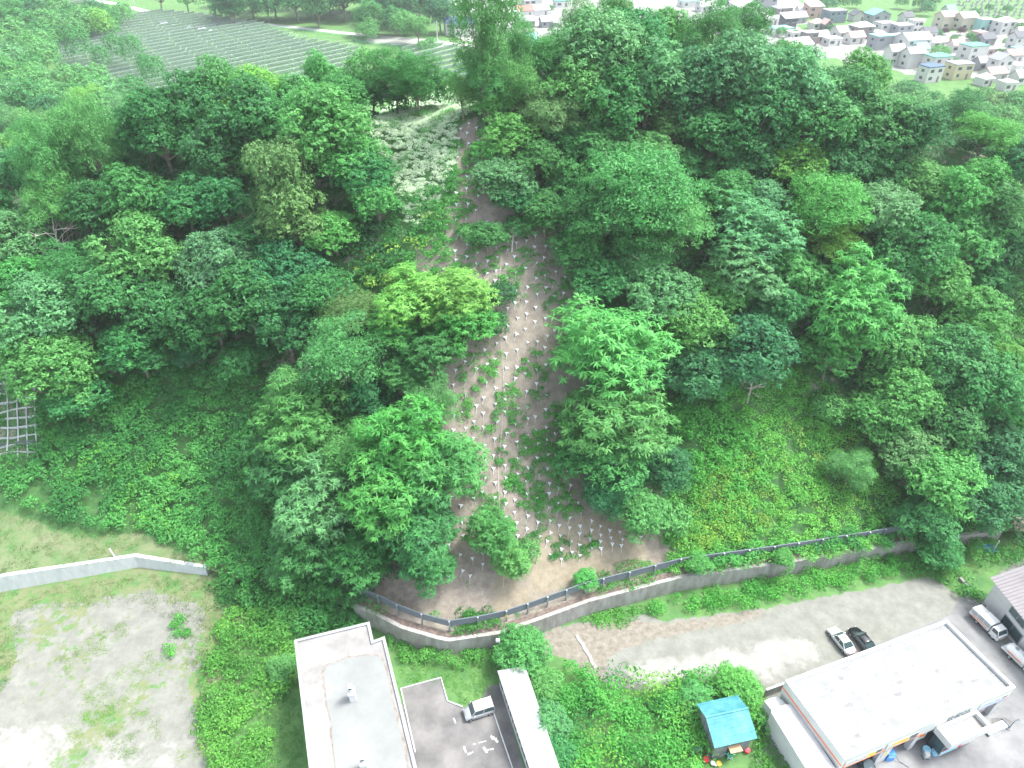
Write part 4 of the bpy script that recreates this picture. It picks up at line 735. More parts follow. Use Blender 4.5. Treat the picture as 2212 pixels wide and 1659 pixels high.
# ------------------------------------------------------------------ solar field
def solar(P, lab, grp, u0=(107, 77), dirv=(24.0, 27.0), pitch=6.3, nmax=60):
    d = Vector((dirv[0], dirv[1], 0)).normalized(); n = Vector((d.y, -d.x, 0)); o = G(*u0); k = 0
    W_ = [G(*p) for p in P]; s0 = min((p - o).dot(n) for p in W_); s1 = max((p - o).dot(n) for p in W_); t0 = min((p - o).dot(d) for p in W_); t1 = max((p - o).dot(d) for p in W_)
    s = s0 + 1.5; rows = []
    while s < s1:
        run = None; t = t0
        while t < t1 + 2:
            p = o + n * s + d * t; u, v, _ = PX(p.x, p.y, 0); ins = inpoly(u, v, P)
            if ins and run is None: run = t
            if (not ins) and run is not None:
                if t - run > 5: rows.append((s, run, t))
                run = None
            t += 1.0
        s += pitch
    for i, (s, a, c) in enumerate(rows):
        p = o + n * s + d * a; e = empty('solar_array', (p.x, p.y, 0), math.atan2(d.y, d.x), lab % ORD[i], 'solar array', grp); L = c - a - .6
        # local frame: x along the row, -y towards the camera; the high edge is on the camera side
        pb = MB(); q = 0
        while q < L - 2:
            w = min(11.7, L - q); pb.add([(q, -1.05, 2.95), (q + w, -1.05, 2.95), (q + w, 1.45, 1.0), (q, 1.45, 1.0), (q, -1.1, 2.9), (q + w, -1.1, 2.9), (q + w, 1.4, .95), (q, 1.4, .95)], [(0, 1, 2, 3), (7, 6, 5, 4), (3, 2, 6, 7), (1, 5, 6, 2), (4, 0, 3, 7)], 'panel'); q += 12.2
        pb.build('panel', e)
        fb_ = MB(); fb_.add([(0, -1.12, 2.9), (L, -1.12, 2.9), (L, -1.12, 2.97), (0, -1.12, 2.97), (0, -1.05, 2.97), (L, -1.05, 2.97)], [(0, 1, 2, 3), (3, 2, 5, 4)], 'alu'); fb_.build('top_rail', e)
        lb = MB(); q = .6; zz = []
        while q < L: zz += [(q, -.8, 2.6), (q, -.8, 0), (q, .9, 1.3), (q, -.8, .8), (q + 1.4, -.8, 2.6)]; q += 2.9
        lb.tube(zz, .045, 'alu', 3)
        lb.build('support_frame', e)
    return len(rows)
M['panel'] = mat('solar_panel', (.5, .57, .58), .4, spec=.4, col2=(.62, .68, .69), scale=.9); M['alu'] = mat('aluminium', (.5, .54, .56), .4, metal=.3)
SOL1 = [(104, 78), (150, 62), (350, 31), (435, 38), (560, 56), (660, 92), (775, 108), (800, 200), (200, 230), (120, 142), (128, 120), (100, 92)]
print('SOLAR', solar(SOL1, 'long row of solar panels in the big field, %s row counted from far end', 'rows of solar panels in the big field'))
print('SOLAR2', solar([(868, 104), (940, 98), (1010, 108), (1100, 128), (1090, 190), (860, 190)], 'short row of solar panels right of the hilltop trees, %s row from far end', 'rows of solar panels in the smaller field'))
solar([(50, -8), (215, 2), (190, 14), (60, 20), (30, 5)], 'row of solar panels at the top left corner, %s row from far end', 'rows of solar panels in the far corner')
for i, (u, v) in enumerate(((352, 60), (360, 59), (379, 64), (387, 63), (406, 68), (414, 67), (434, 72), (442, 71), (458, 76), (467, 76))):
    p = G(u, v); b = MB(); b.box(-.9, .9, -.6, .6, .15, 2.1, 'white'); b.box(-1, 1, -.7, .7, 2.1, 2.2, 'alu'); b.box(-.9, .9, -.6, .6, 0, .15, 'conc'); tag(b.build('power_cabinet', loc=p, rz=.8), 'white power cabinet among the solar rows, %s from the left' % ORD[i], 'cabinet', 'white cabinets in the solar field')
b = MB(); Q = [G(*p) for p in ((98, 84), (112, 112), (126, 138))]
M['greenmesh'] = mat('green_mesh', (.1, .55, .35), .7)
for a, c in zip(Q, Q[1:]):
    for k in range(12):
        p = a.lerp(c, k / 12); b.tube([p, p + Vector((0, 0, 1.6))], .07, 'greenmesh', 4)
    for h in (.3, .7, 1.1, 1.5): b.tube([a + Vector((0, 0, h)), c + Vector((0, 0, h))], .09, 'greenmesh', 4)
tag(b.build('mesh_fence'), 'green mesh fence at the left corner of the solar field', 'fence')
b = MB(); Q = [G(*p) for p in ((440, 42), (600, 62), (760, 80), (770, 94), (950, 110))]
for a, c in zip(Q, Q[1:]):
    n = int((c - a).length / 3)
    for k in range(n): p = a.lerp(c, k / n); b.tube([p, p + Vector((0, 0, 1.4))], .045, 'greenmesh', 3)
    for h in (.4, .9, 1.35): b.tube([a + Vector((0, 0, h)), c + Vector((0, 0, h))], .03, 'greenmesh', 3)
tag(b.build('mesh_fence'), 'thin green mesh fence along the far side of the solar field', 'fence')
for i, (u, v, h, lb) in enumerate(((448, 26, 9, 'utility pole beside the far road, leftmost of the far poles'), (291, 12, 9, 'utility pole near the round tree by the far road'), (945, 92, 9, 'utility pole left of the white house with the blue roof'), (1583, 40, 10, 'white pole behind the right crest, left of the garage building'), (1684, 36, 10, 'dark utility pole right of the long garage building'), (2112, 68, 9, 'utility pole in front of the purple-leaved trees'))):
    b = MB(); b.tube([(0, 0, 0), (0, 0, h)], [.2, .14], 'conclight', 6); b.box(-.9, .9, -.06, .06, h - .8, h - .65, 'steel'); b.box(-.6, .6, -.05, .05, h - 1.5, h - 1.38, 'steel'); tag(b.build('utility_pole', loc=G(u, v)), lb, 'pole')
# ------------------------------------------------------------------ town houses
def hc(name, c): M[name] = mat(name, c, .7, var=.05, scale=.3); return name
for nm, c in (('w_white', (.76, .76, .75)), ('w_pink', (.62, .4, .36)), ('w_grey', (.36, .38, .42)), ('w_slate', (.2, .26, .34)), ('w_cream', (.66, .62, .5)), ('w_teal', (.3, .62, .58)), ('w_brown', (.25, .22, .22)), ('w_black', (.07, .08, .1)), ('w_yellow', (.74, .66, .42)),
              ('r_white', (.8, .82, .82)), ('r_blue', (.05, .13, .3)), ('r_sky', (.2, .55, .68)), ('r_dark', (.1, .11, .14)), ('r_grey', (.36, .38, .41)), ('r_red', (.6, .2, .16)), ('r_salmon', (.7, .38, .33)), ('r_pink', (.74, .5, .47)), ('r_teal', (.25, .62, .58)), ('r_brown', (.32, .25, .24)), ('r_green', (.1, .42, .3))): hc(nm, tuple(k * .62 + .03 for k in c))
CN = {'w_white': 'white', 'w_pink': 'pink', 'w_grey': 'grey', 'w_slate': 'blue-grey', 'w_cream': 'cream', 'w_teal': 'teal', 'w_brown': 'brown', 'w_black': 'black', 'w_yellow': 'yellowish', 'r_white': 'white', 'r_blue': 'dark blue', 'r_sky': 'sky blue', 'r_dark': 'dark', 'r_grey': 'grey', 'r_red': 'red', 'r_salmon': 'salmon', 'r_pink': 'pale pink', 'r_teal': 'teal', 'r_brown': 'brown', 'r_green': 'green'}
HN = []
def house(u, v, wpx, wall_, roof, form='gable', st=2, rz=None, dep=.75, extra='', h=None):
    """(u, v) = middle of the visible front; built from walls, roof, windows and door"""
    hh = h or (st * 2.5 + .3); d = ray(u, v); t = (H - hh * .6) / -d.z; w = wpx * t / F * 1.0; dp = max(4.5, w * dep) if w < 16 else w * .5
    rz = random.choice([.28, .33, .22, .3]) if rz is None else rz
    p = Vector((d.x * t, d.y * t + dp * .35, 0)); e = empty('house', p, rz); ww, dd = w / 2, dp / 2
    wb = MB(); wb.box(-ww, ww, -dd, dd, 0, hh, wall_)
    rb = MB(); o = .35
    if form == 'flat': rb.box(-ww - .1, ww + .1, -dd - .1, dd + .1, hh + .003, hh + .35, roof)
    elif form == 'shed': rb.add([(-ww - o, -dd - o, hh + .02), (ww + o, -dd - o, hh + .02), (ww + o, dd + o, hh + 1.7), (-ww - o, dd + o, hh + 1.7), (-ww - o, -dd - o, hh + .25), (ww + o, -dd - o, hh + .25), (ww + o, dd + o, hh + 1.95), (-ww - o, dd + o, hh + 1.95)], [(3, 2, 1, 0), (4, 5, 6, 7), (0, 1, 5, 4), (1, 2, 6, 5), (2, 3, 7, 6), (3, 0, 4, 7)], roof); wb.add([(-ww, -dd, hh), (-ww, dd, hh), (-ww, dd, hh + 1.6), (ww, -dd, hh), (ww, dd, hh), (ww, dd, hh + 1.6)], [(0, 2, 1), (3, 4, 5), (1, 2, 5, 4)], wall_)
    elif form == 'hip':
        g = min(ww, dd) * .9; rb.add([(-ww - o, -dd - o, hh), (ww + o, -dd - o, hh), (ww + o, dd + o, hh), (-ww - o, dd + o, hh), (-ww + g, 0, hh + 1.7), (ww - g, 0, hh + 1.7)], [(0, 1, 5, 4), (1, 2, 5), (2, 3, 4, 5), (3, 0, 4), (3, 2, 1, 0)], roof)
    else:
        a = form == 'gable'; q = 2.0
        if a: rb.add([(-ww - o, -dd - o, hh - .1), (ww + o, -dd - o, hh - .1), (ww + o, 0, hh + q), (-ww - o, 0, hh + q), (-ww - o, dd + o, hh - .1), (ww + o, dd + o, hh - .1), (-ww - o, -dd - o, hh + .1), (ww + o, -dd - o, hh + .1), (ww + o, 0, hh + q + .2), (-ww - o, 0, hh + q + .2), (-ww - o, dd + o, hh + .1), (ww + o, dd + o, hh + .1)], [(6, 7, 8, 9), (9, 8, 11, 10), (0, 1, 7, 6), (5, 4, 10, 11), (0, 3, 2, 1), (3, 4, 5, 2), (1, 2, 8, 7), (2, 5, 11, 8), (0, 6, 9, 3), (3, 9, 10, 4)], roof); wb.add([(-ww, -dd, hh), (-ww, dd, hh), (-ww, 0, hh + q - .1), (ww, -dd, hh), (ww, dd, hh), (ww, 0, hh + q - .1)], [(0, 2, 1), (3, 4, 5)], wall_)
        else: rb.add([(-ww - o, -dd - o, hh - .1), (-ww - o, dd + o, hh - .1), (0, dd + o, hh + q), (0, -dd - o, hh + q), (ww + o, dd + o, hh - .1), (ww + o, -dd - o, hh - .1), (-ww - o, -dd - o, hh + .1), (-ww - o, dd + o, hh + .1), (0, dd + o, hh + q + .2), (0, -dd - o, hh + q + .2), (ww + o, dd + o, hh + .1), (ww + o, -dd - o, hh + .1)], [(9, 8, 7, 6), (11, 10, 8, 9), (0, 3, 9, 6), (3, 5, 11, 9), (0, 1, 2, 3), (3, 2, 4, 5), (0, 6, 7, 1), (5, 4, 10, 11), (1, 7, 8, 2), (2, 8, 10, 4)], roof); wb.add([(-ww, -dd, hh), (ww, -dd, hh), (0, -dd, hh + q - .1), (-ww, dd, hh), (ww, dd, hh), (0, dd, hh + q - .1)], [(0, 1, 2), (4, 3, 5)], wall_)
    wb.build('wall', e); rb.build('roof', e)
    n = max(2, int(w / 3.2)); rnd = random.Random(int(u * 7 + v)); nw = 0
    for s in range(st):
        for k in range(n):
            if rnd.random() < .22: continue
            x = -ww + w * (k + .5) / n; z = s * 2.5 + 1.0; a = rnd.choice([.55, .8, .8, 1.1]); b = MB()
            if s == 0 and k == n - 1: b.box(x - .5, x + .5, -dd - .06, -dd - .003, .05, 2.1, 'w_brown'); b.build('door', e); continue
            b.box(x - a, x + a, -dd - .05, -dd - .003, z, z + 1.15, 'glass'); b.box(x - a - .08, x + a + .08, -dd - .08, -dd - .055, z - .1, z, 'white'); b.build('window', e)
        if dp > 5: b = MB(); b.box(ww + .003, ww + .05, -.7, .7, s * 2.5 + 1.0, s * 2.5 + 2.0, 'glass'); b.build('window', e); b = MB(); b.box(-ww - .05, -ww - .003, -.7, .7, s * 2.5 + 1.0, s * 2.5 + 2.0, 'glass'); b.build('window', e)
    HN.append((e, u, v, wall_, roof, form, st, extra)); e['category'] = 'house'; return e, ww, dd, hh
FW = {'flat': 'flat roof', 'gable': 'pitched roof', 'front': 'gabled front and roof', 'hip': 'hipped roof', 'shed': 'sloping roof'}
HS = [(1759, 24, 34, 'w_pink', 'r_white', 'shed', 2), (1805, 34, 42, 'w_slate', 'r_grey', 'flat', 2), (1853, 38, 28, 'w_white', 'r_dark', 'front', 1), (1898, 42, 42, 'w_grey', 'r_sky', 'front', 2), (1959, 42, 24, 'w_white', 'r_dark', 'gable', 1), (1980, 56, 22, 'w_white', 'r_white', 'flat', 2), (2048, 46, 40, 'w_cream', 'r_pink', 'gable', 2), (2088, 48, 40, 'w_cream', 'r_white', 'gable', 2), (2128, 53, 28, 'w_teal', 'r_white', 'flat', 2), (2172, 57, 38, 'w_white', 'r_white', 'hip', 2), (2052, 26, 22, 'w_white', 'r_sky', 'gable', 1),
      (1765, 55, 28, 'w_white', 'r_pink', 'hip', 1), (1786, 58, 16, 'w_brown', 'r_pink', 'front', 1), (1864, 68, 42, 'w_brown', 'r_white', 'hip', 2), (1915, 62, 40, 'w_white', 'r_grey', 'flat', 2), (1950, 66, 36, 'w_grey', 'r_white', 'flat', 2), (2007, 76, 30, 'w_white', 'r_dark', 'gable', 1), (1750, 82, 30, 'w_brown', 'r_white', 'flat', 2), (1775, 84, 26, 'w_pink', 'r_white', 'gable', 1), (1826, 74, 44, 'w_white', 'r_white', 'gable', 1), (1800, 90, 34, 'w_white', 'r_white', 'flat', 1), (1848, 86, 36, 'w_white', 'r_pink', 'gable', 1),
      (1906, 90, 42, 'w_grey', 'r_teal', 'flat', 2), (1896, 76, 24, 'w_white', 'r_white', 'flat', 1), (1940, 84, 34, 'w_white', 'r_white', 'flat', 1), (1978, 96, 60, 'w_white', 'r_white', 'gable', 2), (2025, 96, 34, 'w_white', 'r_white', 'hip', 1), (2067, 104, 28, 'w_white', 'r_salmon', 'gable', 1), (2118, 76, 24, 'w_pink', 'r_pink', 'flat', 1), (2132, 90, 34, 'w_grey', 'r_dark', 'gable', 1), (2108, 112, 48, 'w_white', 'r_green', 'flat', 2), (2140, 112, 24, 'w_pink', 'r_white', 'flat', 1), (2202, 92, 34, 'w_white', 'r_dark', 'gable', 2), (2205, 76, 20, 'w_white', 'r_white', 'gable', 1), (2162, 112, 12, 'w_white', 'r_white', 'flat', 1),
      (1934, 122, 34, 'w_white', 'r_white', 'gable', 2), (1975, 128, 40, 'w_white', 'r_grey', 'gable', 2), (1990, 112, 28, 'w_white', 'r_teal', 'gable', 1), (2030, 136, 48, 'w_white', 'r_green', 'flat', 2), (2014, 158, 42, 'w_white', 'r_blue', 'flat', 2), (2076, 152, 46, 'w_yellow', 'r_grey', 'flat', 2), (2126, 142, 34, 'w_grey', 'r_grey', 'gable', 1), (2165, 142, 40, 'w_white', 'r_grey', 'front', 2), (2190, 126, 38, 'w_white', 'r_brown', 'gable', 1), (2205, 112, 26, 'w_white', 'r_sky', 'flat', 1), (2150, 166, 46, 'w_white', 'r_brown', 'gable', 1), (2200, 148, 30, 'w_white', 'r_white', 'flat', 1), (2130, 176, 26, 'w_white', 'r_white', 'hip', 1), (2206, 172, 34, 'w_white', 'r_white', 'gable', 1), (2180, 186, 30, 'w_white', 'r_white', 'flat', 1), (2206, 60, 22, 'w_white', 'r_pink', 'gable', 1),
      (1612, 26, 56, 'w_white', 'r_white', 'shed', 2), (1640, 6, 74, 'w_grey', 'r_white', 'flat', 2), (1691, 22, 38, 'w_brown', 'r_grey', 'hip', 1), (1656, 46, 46, 'w_white', 'r_white', 'flat', 1), (1704, 50, 30, 'w_black', 'r_white', 'shed', 2), (1724, 42, 34, 'w_grey', 'r_white', 'gable', 1), (1689, 68, 46, 'w_white', 'r_teal', 'flat', 1), (1722, 76, 34, 'w_white', 'r_white', 'flat', 1), (1722, 102, 60, 'w_white', 'r_white', 'gable', 1), (1575, 2, 36, 'w_black', 'r_white', 'flat', 2), (1525, 18, 34, 'w_white', 'r_white', 'gable', 1), (1733, 28, 20, 'w_white', 'r_white', 'gable', 1), (1490, 8, 40, 'w_white', 'r_teal', 'flat', 1), (1555, 30, 34, 'w_grey', 'r_white', 'gable', 1),
      (975, 60, 30, 'w_white', 'r_blue', 'gable', 2), (1136, 51, 34, 'w_brown', 'r_grey', 'gable', 1), (1180, 51, 26, 'w_grey', 'r_white', 'gable', 1), (1133, 28, 34, 'w_white', 'r_red', 'gable', 1), (1166, 26, 36, 'w_white', 'r_white', 'gable', 1), (1105, 32, 34, 'w_white', 'r_white', 'flat', 1), (999, 14, 40, 'w_grey', 'r_white', 'gable', 1), (1030, 30, 34, 'w_white', 'r_white', 'gable', 1), (1148, 4, 40, 'w_white', 'r_white', 'gable', 1), (1090, 6, 34, 'w_black', 'r_white', 'gable', 1), (1212, 8, 30, 'w_white', 'r_green', 'flat', 1), (1040, -4, 40, 'w_white', 'r_white', 'flat', 1), (1240, 60, 36, 'w_white', 'r_white', 'gable', 1), (1290, 40, 36, 'w_white', 'r_white', 'flat', 1), (1070, 60, 30, 'w_white', 'r_white', 'flat', 1)]
for q in HS: house(*q)
o = HN[0]
HN.sort(key=lambda q: q[2]); used = {}
for e, u, v, a, c, f, st, ex in HN:
    k = (a, c, f, st); used.setdefault(k, []).append((u, e))
for k, L in used.items():
    a, c, f, st = k; L.sort(key=lambda q: q[0])
    for i, (u, e) in enumerate(L):
        base = '%s %s house with %s %s' % (CN[a], 'two-storey' if st == 2 else 'one-storey', CN[c], FW[f])
        e['label'] = base + (' in the distant town' if len(L) == 1 else ', %s from the left of its kind' % ORD[i]); e['group'] = 'houses of the distant town'
# blue-roofed farmhouse second wing, quonset shed
house(1000, 62, 46, 'w_white', 'r_blue', 'gable', 2)[0]['label'] = 'wide white house with dark blue roof behind the tall feathery tree'
e = empty('arched_shed', G(1124, 100), .3, 'white and light blue arched shed beyond the crest trees', 'shed'); b = MB(); s1 = []; s2 = []
for k in range(13):
    a = math.pi * k / 12; s1.append((-5 + 0, -3.8 * math.cos(a), 5.2 * math.sin(a))); s2.append((7, -3.8 * math.cos(a), 5.2 * math.sin(a)))
M['skyblue'] = mat('sky_blue_sheeting', (.3, .66, .85), .5)
for k in range(12): b.add([s1[k], s2[k], s2[k + 1], s1[k + 1]], [(0, 1, 2, 3)], 'skyblue' if k < 6 else 'r_white')
b.build('arched_roof', e); b = MB(); b.add([(6.9, y, z) for _, y, z in s2], [tuple(range(13))], 'w_white'); b.add([(-4.9, y, z) for _, y, z in s1], [tuple(range(13))], 'w_white'); b.build('end_wall', e); MB().box(6.95, 7.02, -.9, .9, 2.2, 3.6, 'glass').build('window', e)
# garage doors of the garage building
# gravestones at the top right
gm = MB(); gm.box(-.8, .8, -.8, .8, 0, .4, 'conc'); gm.box(-.45, .45, -.45, .45, .4, .85, 'conc'); gm.box(-.26, .26, -.26, .26, .85, 2.1, 'steel'); g0 = None; r = random.Random(5)
for row_ in range(7):
    for k in range(11):
        u = 2070 + k * 14 + r.uniform(-4, 4) - row_ * 2; v = 4 + row_ * 7.5 + r.uniform(-1.5, 1.5)
        if v > 34 and u < 2110 or v < k * .1: continue
        o = gm.build('gravestone') if g0 is None else g0.copy()
        if g0 is None: g0 = o
        else: COL.objects.link(o)
        o.location = G(u, v); o.rotation_euler.z = .3 + r.uniform(-.1, .1); o.scale = (1.0, 1.0, 1.0); tag(o, 'grey gravestone in the hillside cemetery at the top right', 'gravestone', 'gravestones in the cemetery')
# ------------------------------------------------------------------ buildings of the foreground
def quadxy(P, z): return [tuple(G(u, v, z))[:2] for u, v in P]
# flat-roofed building, lower left
RZ = 6.2
rp = quadxy([(635, 1382), (798, 1342.5), (807, 1383), (831, 1374), (911, 1700), (672, 1700)], RZ)
cx = sum(p[0] for p in rp) / 6; cy = sum(p[1] for p in rp) / 6
B1 = empty('flat_roofed_building', (cx, cy, 0), 0, 'white flat-roofed concrete building with rainwater pooled on its roof', 'building')
rp = [(x - cx, y - cy) for x, y in rp]
def inset(P, d):
    n = len(P); out = []; a = sum(P[i][0] * P[(i + 1) % n][1] - P[(i + 1) % n][0] * P[i][1] for i in range(n)); s = 1 if a > 0 else -1
    for i in range(n):
        p0, p1, p2 = Vector(P[i - 1]), Vector(P[i]), Vector(P[(i + 1) % n]); d1 = (p1 - p0).normalized(); d2 = (p2 - p1).normalized()
        n1 = Vector((-d1.y, d1.x)) * s; n2 = Vector((-d2.y, d2.x)) * s; m_ = (n1 + n2); k = d / max(.3, m_.dot(n1)); out.append(tuple(p1 + m_ * k))
    return out
MB().prism(inset(rp, .12), 0, RZ - .25, 'wallwhite').build('wall', B1)
ro = MB(); inn = inset(rp, .3); n = 6
vs = [(x, y, RZ - .24) for x, y in rp] + [(x, y, RZ) for x, y in rp] + [(x, y, RZ) for x, y in inn] + [(x, y, RZ - .18) for x, y in inn]
fs = []
for i in range(n):
    j = (i + 1) % n
    for k in range(3): fs.append((k * n + i, k * n + j, (k + 1) * n + j, (k + 1) * n + i))
ro.add(vs, fs, 'roofwhite')
M['roofdeck'] = mat('stained_roof_deck', (.2, .195, .19), .85, col2=(.28, .28, .277), scale=.55, bump=.05)
ro.add([(x, y, RZ - .18) for x, y in inn], [tuple(range(n))], 'roofdeck'); ro.build('roof', B1)
def wob(P, a, n, sd):
    r = random.Random(sd); out = []
    for i in range(len(P)):
        p, q = Vector(P[i]), Vector(P[(i + 1) % len(P)])
        for k in range(n): o_ = p.lerp(q, k / n); out.append((o_.x + r.uniform(-a, a), o_.y + r.uniform(-a, a)))
    return out
pl = [(x - cx, y - cy) for x, y in quadxy([(700, 1455), (702, 1438), (740, 1422), (790, 1412), (822, 1418), (832, 1440), (845, 1500), (868, 1600), (888, 1710), (730, 1710), (715, 1560), (702, 1490)], RZ)]
M['stain'] = mat('roof_stain', (.16, .135, .115), .9, col2=(.25, .23, .21), scale=2.2)
st_ = MB(); big = []
mcx = sum(p[0] for p in pl) / len(pl); mcy = sum(p[1] for p in pl) / len(pl)
W1 = wob(pl, .09, 7, 3); W0 = [(mcx + (x - mcx) * (1.06 + .03 * math.sin(i * 1.3)), mcy + (y - mcy) * (1.03 + .012 * math.sin(i * 2.1))) for i, (x, y) in enumerate(W1)]
st_.add([(x, y, RZ - .176) for x, y in W0], [tuple(range(len(W0)))], 'stain'); st_.build('dirt_stain', B1)
M['pond'] = mat('shallow_rainwater', (.19, .2, .195), .08, spec=.6, col2=(.24, .25, .243), scale=.25)
MB().add([(x, y, RZ - .172) for x, y in W1], [tuple(range(len(W1)))], 'pond').build('rain_puddle', B1)
for i, (u, v) in enumerate(((763, 1509), (789, 1660))):
    p = G(u, v, RZ - .17); b = MB(); b.box(-.28, .28, -.34, .34, 0, 1.15, 'white'); b.box(-.33, .33, -.4, .4, 1.15, 1.25, 'wallwhite'); e = b.build('roof_vent', B1); e.location = (p.x - cx, p.y - cy, RZ - .17); e.rotation_euler.z = R(12)
    b = MB(); b.tube([(0, .05, 1.25), (0, .05, 1.9), (0, 0, 2.25), (0, -.2, 2.45), (0, -.38, 2.35)], [.2, .2, .21, .22, .22], 'white', 10); b.tube([(0, -.38, 2.35), (0, -.43, 2.3)], [.17, .17], 'dark', 10); b.build('hood', e)
# windows on the walls of building 1
for (i, j, nw) in ((4, 3, 7),):
    a, c = Vector(inset(rp, .12)[3]), Vector(inset(rp, .12)[4]); d = (c - a).normalized(); nn = Vector((-d.y, d.x)); nn = nn if nn.x > 0 else -nn
    for s in range(2):
        for k in range(nw):
            q = a.lerp(c, (k + .5) / nw); b = MB(); b.box(-.9, .9, -.02, .04, 1 + s * 2.9, 2.2 + s * 2.9, 'glass'); e = b.build('window', B1); e.location = (q.x + nn.x * .03, q.y + nn.y * .03, 0); e.rotation_euler.z = math.atan2(d.y, d.x)
# long narrow hut
HZ = 2.7
rq = quadxy([(1074, 1448), (1134, 1440), (1222, 1700), (1157, 1700)], HZ); hx_, hy_ = rq[0]
B2 = empty('long_hut', (hx_, hy_, 0), 0, 'long narrow white hut with a row of small windows beside the car park', 'building'); rq = [(x - hx_, y - hy_) for x, y in rq]
MB().prism(inset(rq, .15), 0, HZ - .1, 'white').build('wall', B2)
M['ribroof'] = mat('corrugated_white_roof', (.3, .31, .325), .5, col2=(.44, .45, .46), scale=.5)
b = MB(); nr = 90
L0, L1, R0, R1 = Vector(rq[0]), Vector(rq[3]), Vector(rq[1]), Vector(rq[2]); secs = []
for k in range(nr * 2 + 1):
    t = k / (nr * 2); z = HZ - .06 + (.05 if k % 2 else 0); a = L0.lerp(L1, t); c = R0.lerp(R1, t); secs.append([(a.x, a.y, z - .05), (a.x, a.y, z), (c.x, c.y, z + .25), (c.x, c.y, z - .05)])
b.loft(secs, 'ribroof'); b.build('roof', B2)
a, c = Vector(inset(rq, .15)[0]), Vector(inset(rq, .15)[3]); d = (c - a).normalized(); nn = Vector((d.y, -d.x)); nn = nn if nn.x < 0 else -nn
for k in range(9):
    q = a.lerp(c, (k + .6) / 8.2); e = empty('window', (q.x + nn.x * .02, q.y + nn.y * .02, 0), math.atan2(d.y, d.x)); e.parent = B2
    b = MB(); b.box(-.55, .55, -.03, .03, 1.15, 2.1, 'glass'); b.build('pane', e); b = MB(); b.box(-.62, .62, -.05, .05, 1.07, 1.15, 'wallwhite'); b.box(-.62, .62, -.05, .05, 2.1, 2.17, 'wallwhite'); b.box(-.02, .02, -.05, .05, 1.15, 2.1, 'wallwhite'); b.build('frame', e)
# teal-roofed shed
TE = 3.0; TR = 4.0
g0_ = G(1536, 1640); g1_ = G(1613, 1622); ax = (g1_ - g0_); Lx = ax.length; rz = math.atan2(ax.y, ax.x)
B3 = empty('shed', g0_, rz, 'weathered grey shed with a bright teal sheet-metal roof', 'shed'); Dp = 3.6
b = MB(); b.add([(0, 0, 0), (Lx, 0, 0), (Lx, Dp, 0), (0, Dp, 0), (0, 0, TE), (Lx, 0, TE), (Lx, Dp, TE + .35), (0, Dp, TE + .35), (0, Dp * .58, TR - .06), (Lx, Dp * .58, TR - .06)], [(0, 1, 5, 4), (1, 2, 6, 5), (2, 3, 7, 6), (3, 0, 4, 7), (4, 8, 7), (5, 6, 9)], 'greywood'); b.build('wall', B3)
b = MB(); o = .32
for (y0, z0, y1, z1) in ((-o, TE - .12, Dp * .58, TR + .02), (Dp * .58, TR + .02, Dp + o, TE + .2)):
    nn_ = 8
    for k in range(nn_):
        t0, t1 = k / nn_, (k + 1) / nn_; ya, yb = y0 + (y1 - y0) * t0, y0 + (y1 - y0) * t1; za, zb = z0 + (z1 - z0) * t0, z0 + (z1 - z0) * t1; b.add([(-o, ya, za + .05), (Lx + o, ya, za + .05), (Lx + o, yb, zb + .03), (-o, yb, zb + .03), (-o, ya, za - .02), (Lx + o, ya, za - .02)], [(0, 1, 2, 3), (4, 5, 1, 0)], 'teal')
b.box(-o - .02, Lx + o + .02, Dp * .58 - .1, Dp * .58 + .1, TR + .05, TR + .12, 'teal'); b.build('roof', B3)
MB().box(Lx * .35, Lx * .68, -.75, -.05, 2.0, 2.06, 'tan').build('awning', B3); MB().box(Lx * .38, Lx * .62, -.05, -.005, .05, 1.9, 'dark').build('door', B3)
# things standing around the shed
def small(name, u, v, lb, cat, fn, z=0, rz=0):
    b = MB(); fn(b); return tag(b.build(name, loc=G(u, v, z) if z == 0 else G(u, v, 0), rz=rz), lb, cat)
def bucket(m, r=.2, h=.35): return lambda b: (b.tube([(0, 0, 0), (0, 0, h)], [r * .8, r], m, 10), b.tube([(0, 0, h - .02), (0, 0, h + .03)], [r * 1.08, r * 1.08], m, 10, False), b.tube([(r, 0, h), (r * .6, 0, h + .15), (-r * .6, 0, h + .15), (-r, 0, h)], .012, 'steel', 4))
small('bucket', 1524, 1644, 'red plastic bucket at the left corner of the teal-roofed shed', 'bucket', bucket('red', .28, .4))
small('bucket', 1613, 1624, 'red plastic bucket at the right corner of the teal-roofed shed', 'bucket', bucket('red', .28, .4))
small('bucket', 1552, 1652, 'yellow pail in front of the teal-roofed shed', 'bucket', bucket('yellow', .25, .3))
small('bucket', 1539, 1651, 'white pail in front of the teal-roofed shed, left of the yellow one', 'bucket', bucket('white', .22, .3))
small('bucket', 1545, 1654, 'small grey pail between the white and yellow pails', 'bucket', bucket('steel', .18, .28))
small('storage_box', 1505, 1618, 'white box leaning by the left wall of the teal-roofed shed', 'box', lambda b: (b.box(-.35, .35, -.3, .3, 0, .45, 'white'), b.box(-.37, .37, -.32, .32, .45, .52, 'paleblue')), rz=.5)
small('storage_box', 1499, 1585, 'white appliance box at the back left of the teal-roofed shed', 'box', lambda b: (b.box(-.35, .35, -.35, .35, 0, .8, 'white'), b.box(-.3, .3, -.37, -.355, .1, .7, 'steel')), rz=.5)
def planks(b):
    for k in range(6): b.box(-.06 + k * .14, .04 + k * .14, 0, 4.2 - .3 * (k % 3), .25 + .05 * k, .3 + .05 * k, 'greywood')
small('timber_stack', 1533, 1640, 'long grey boards stacked along the left wall of the shed', 'boards', planks, rz=rz + .03)
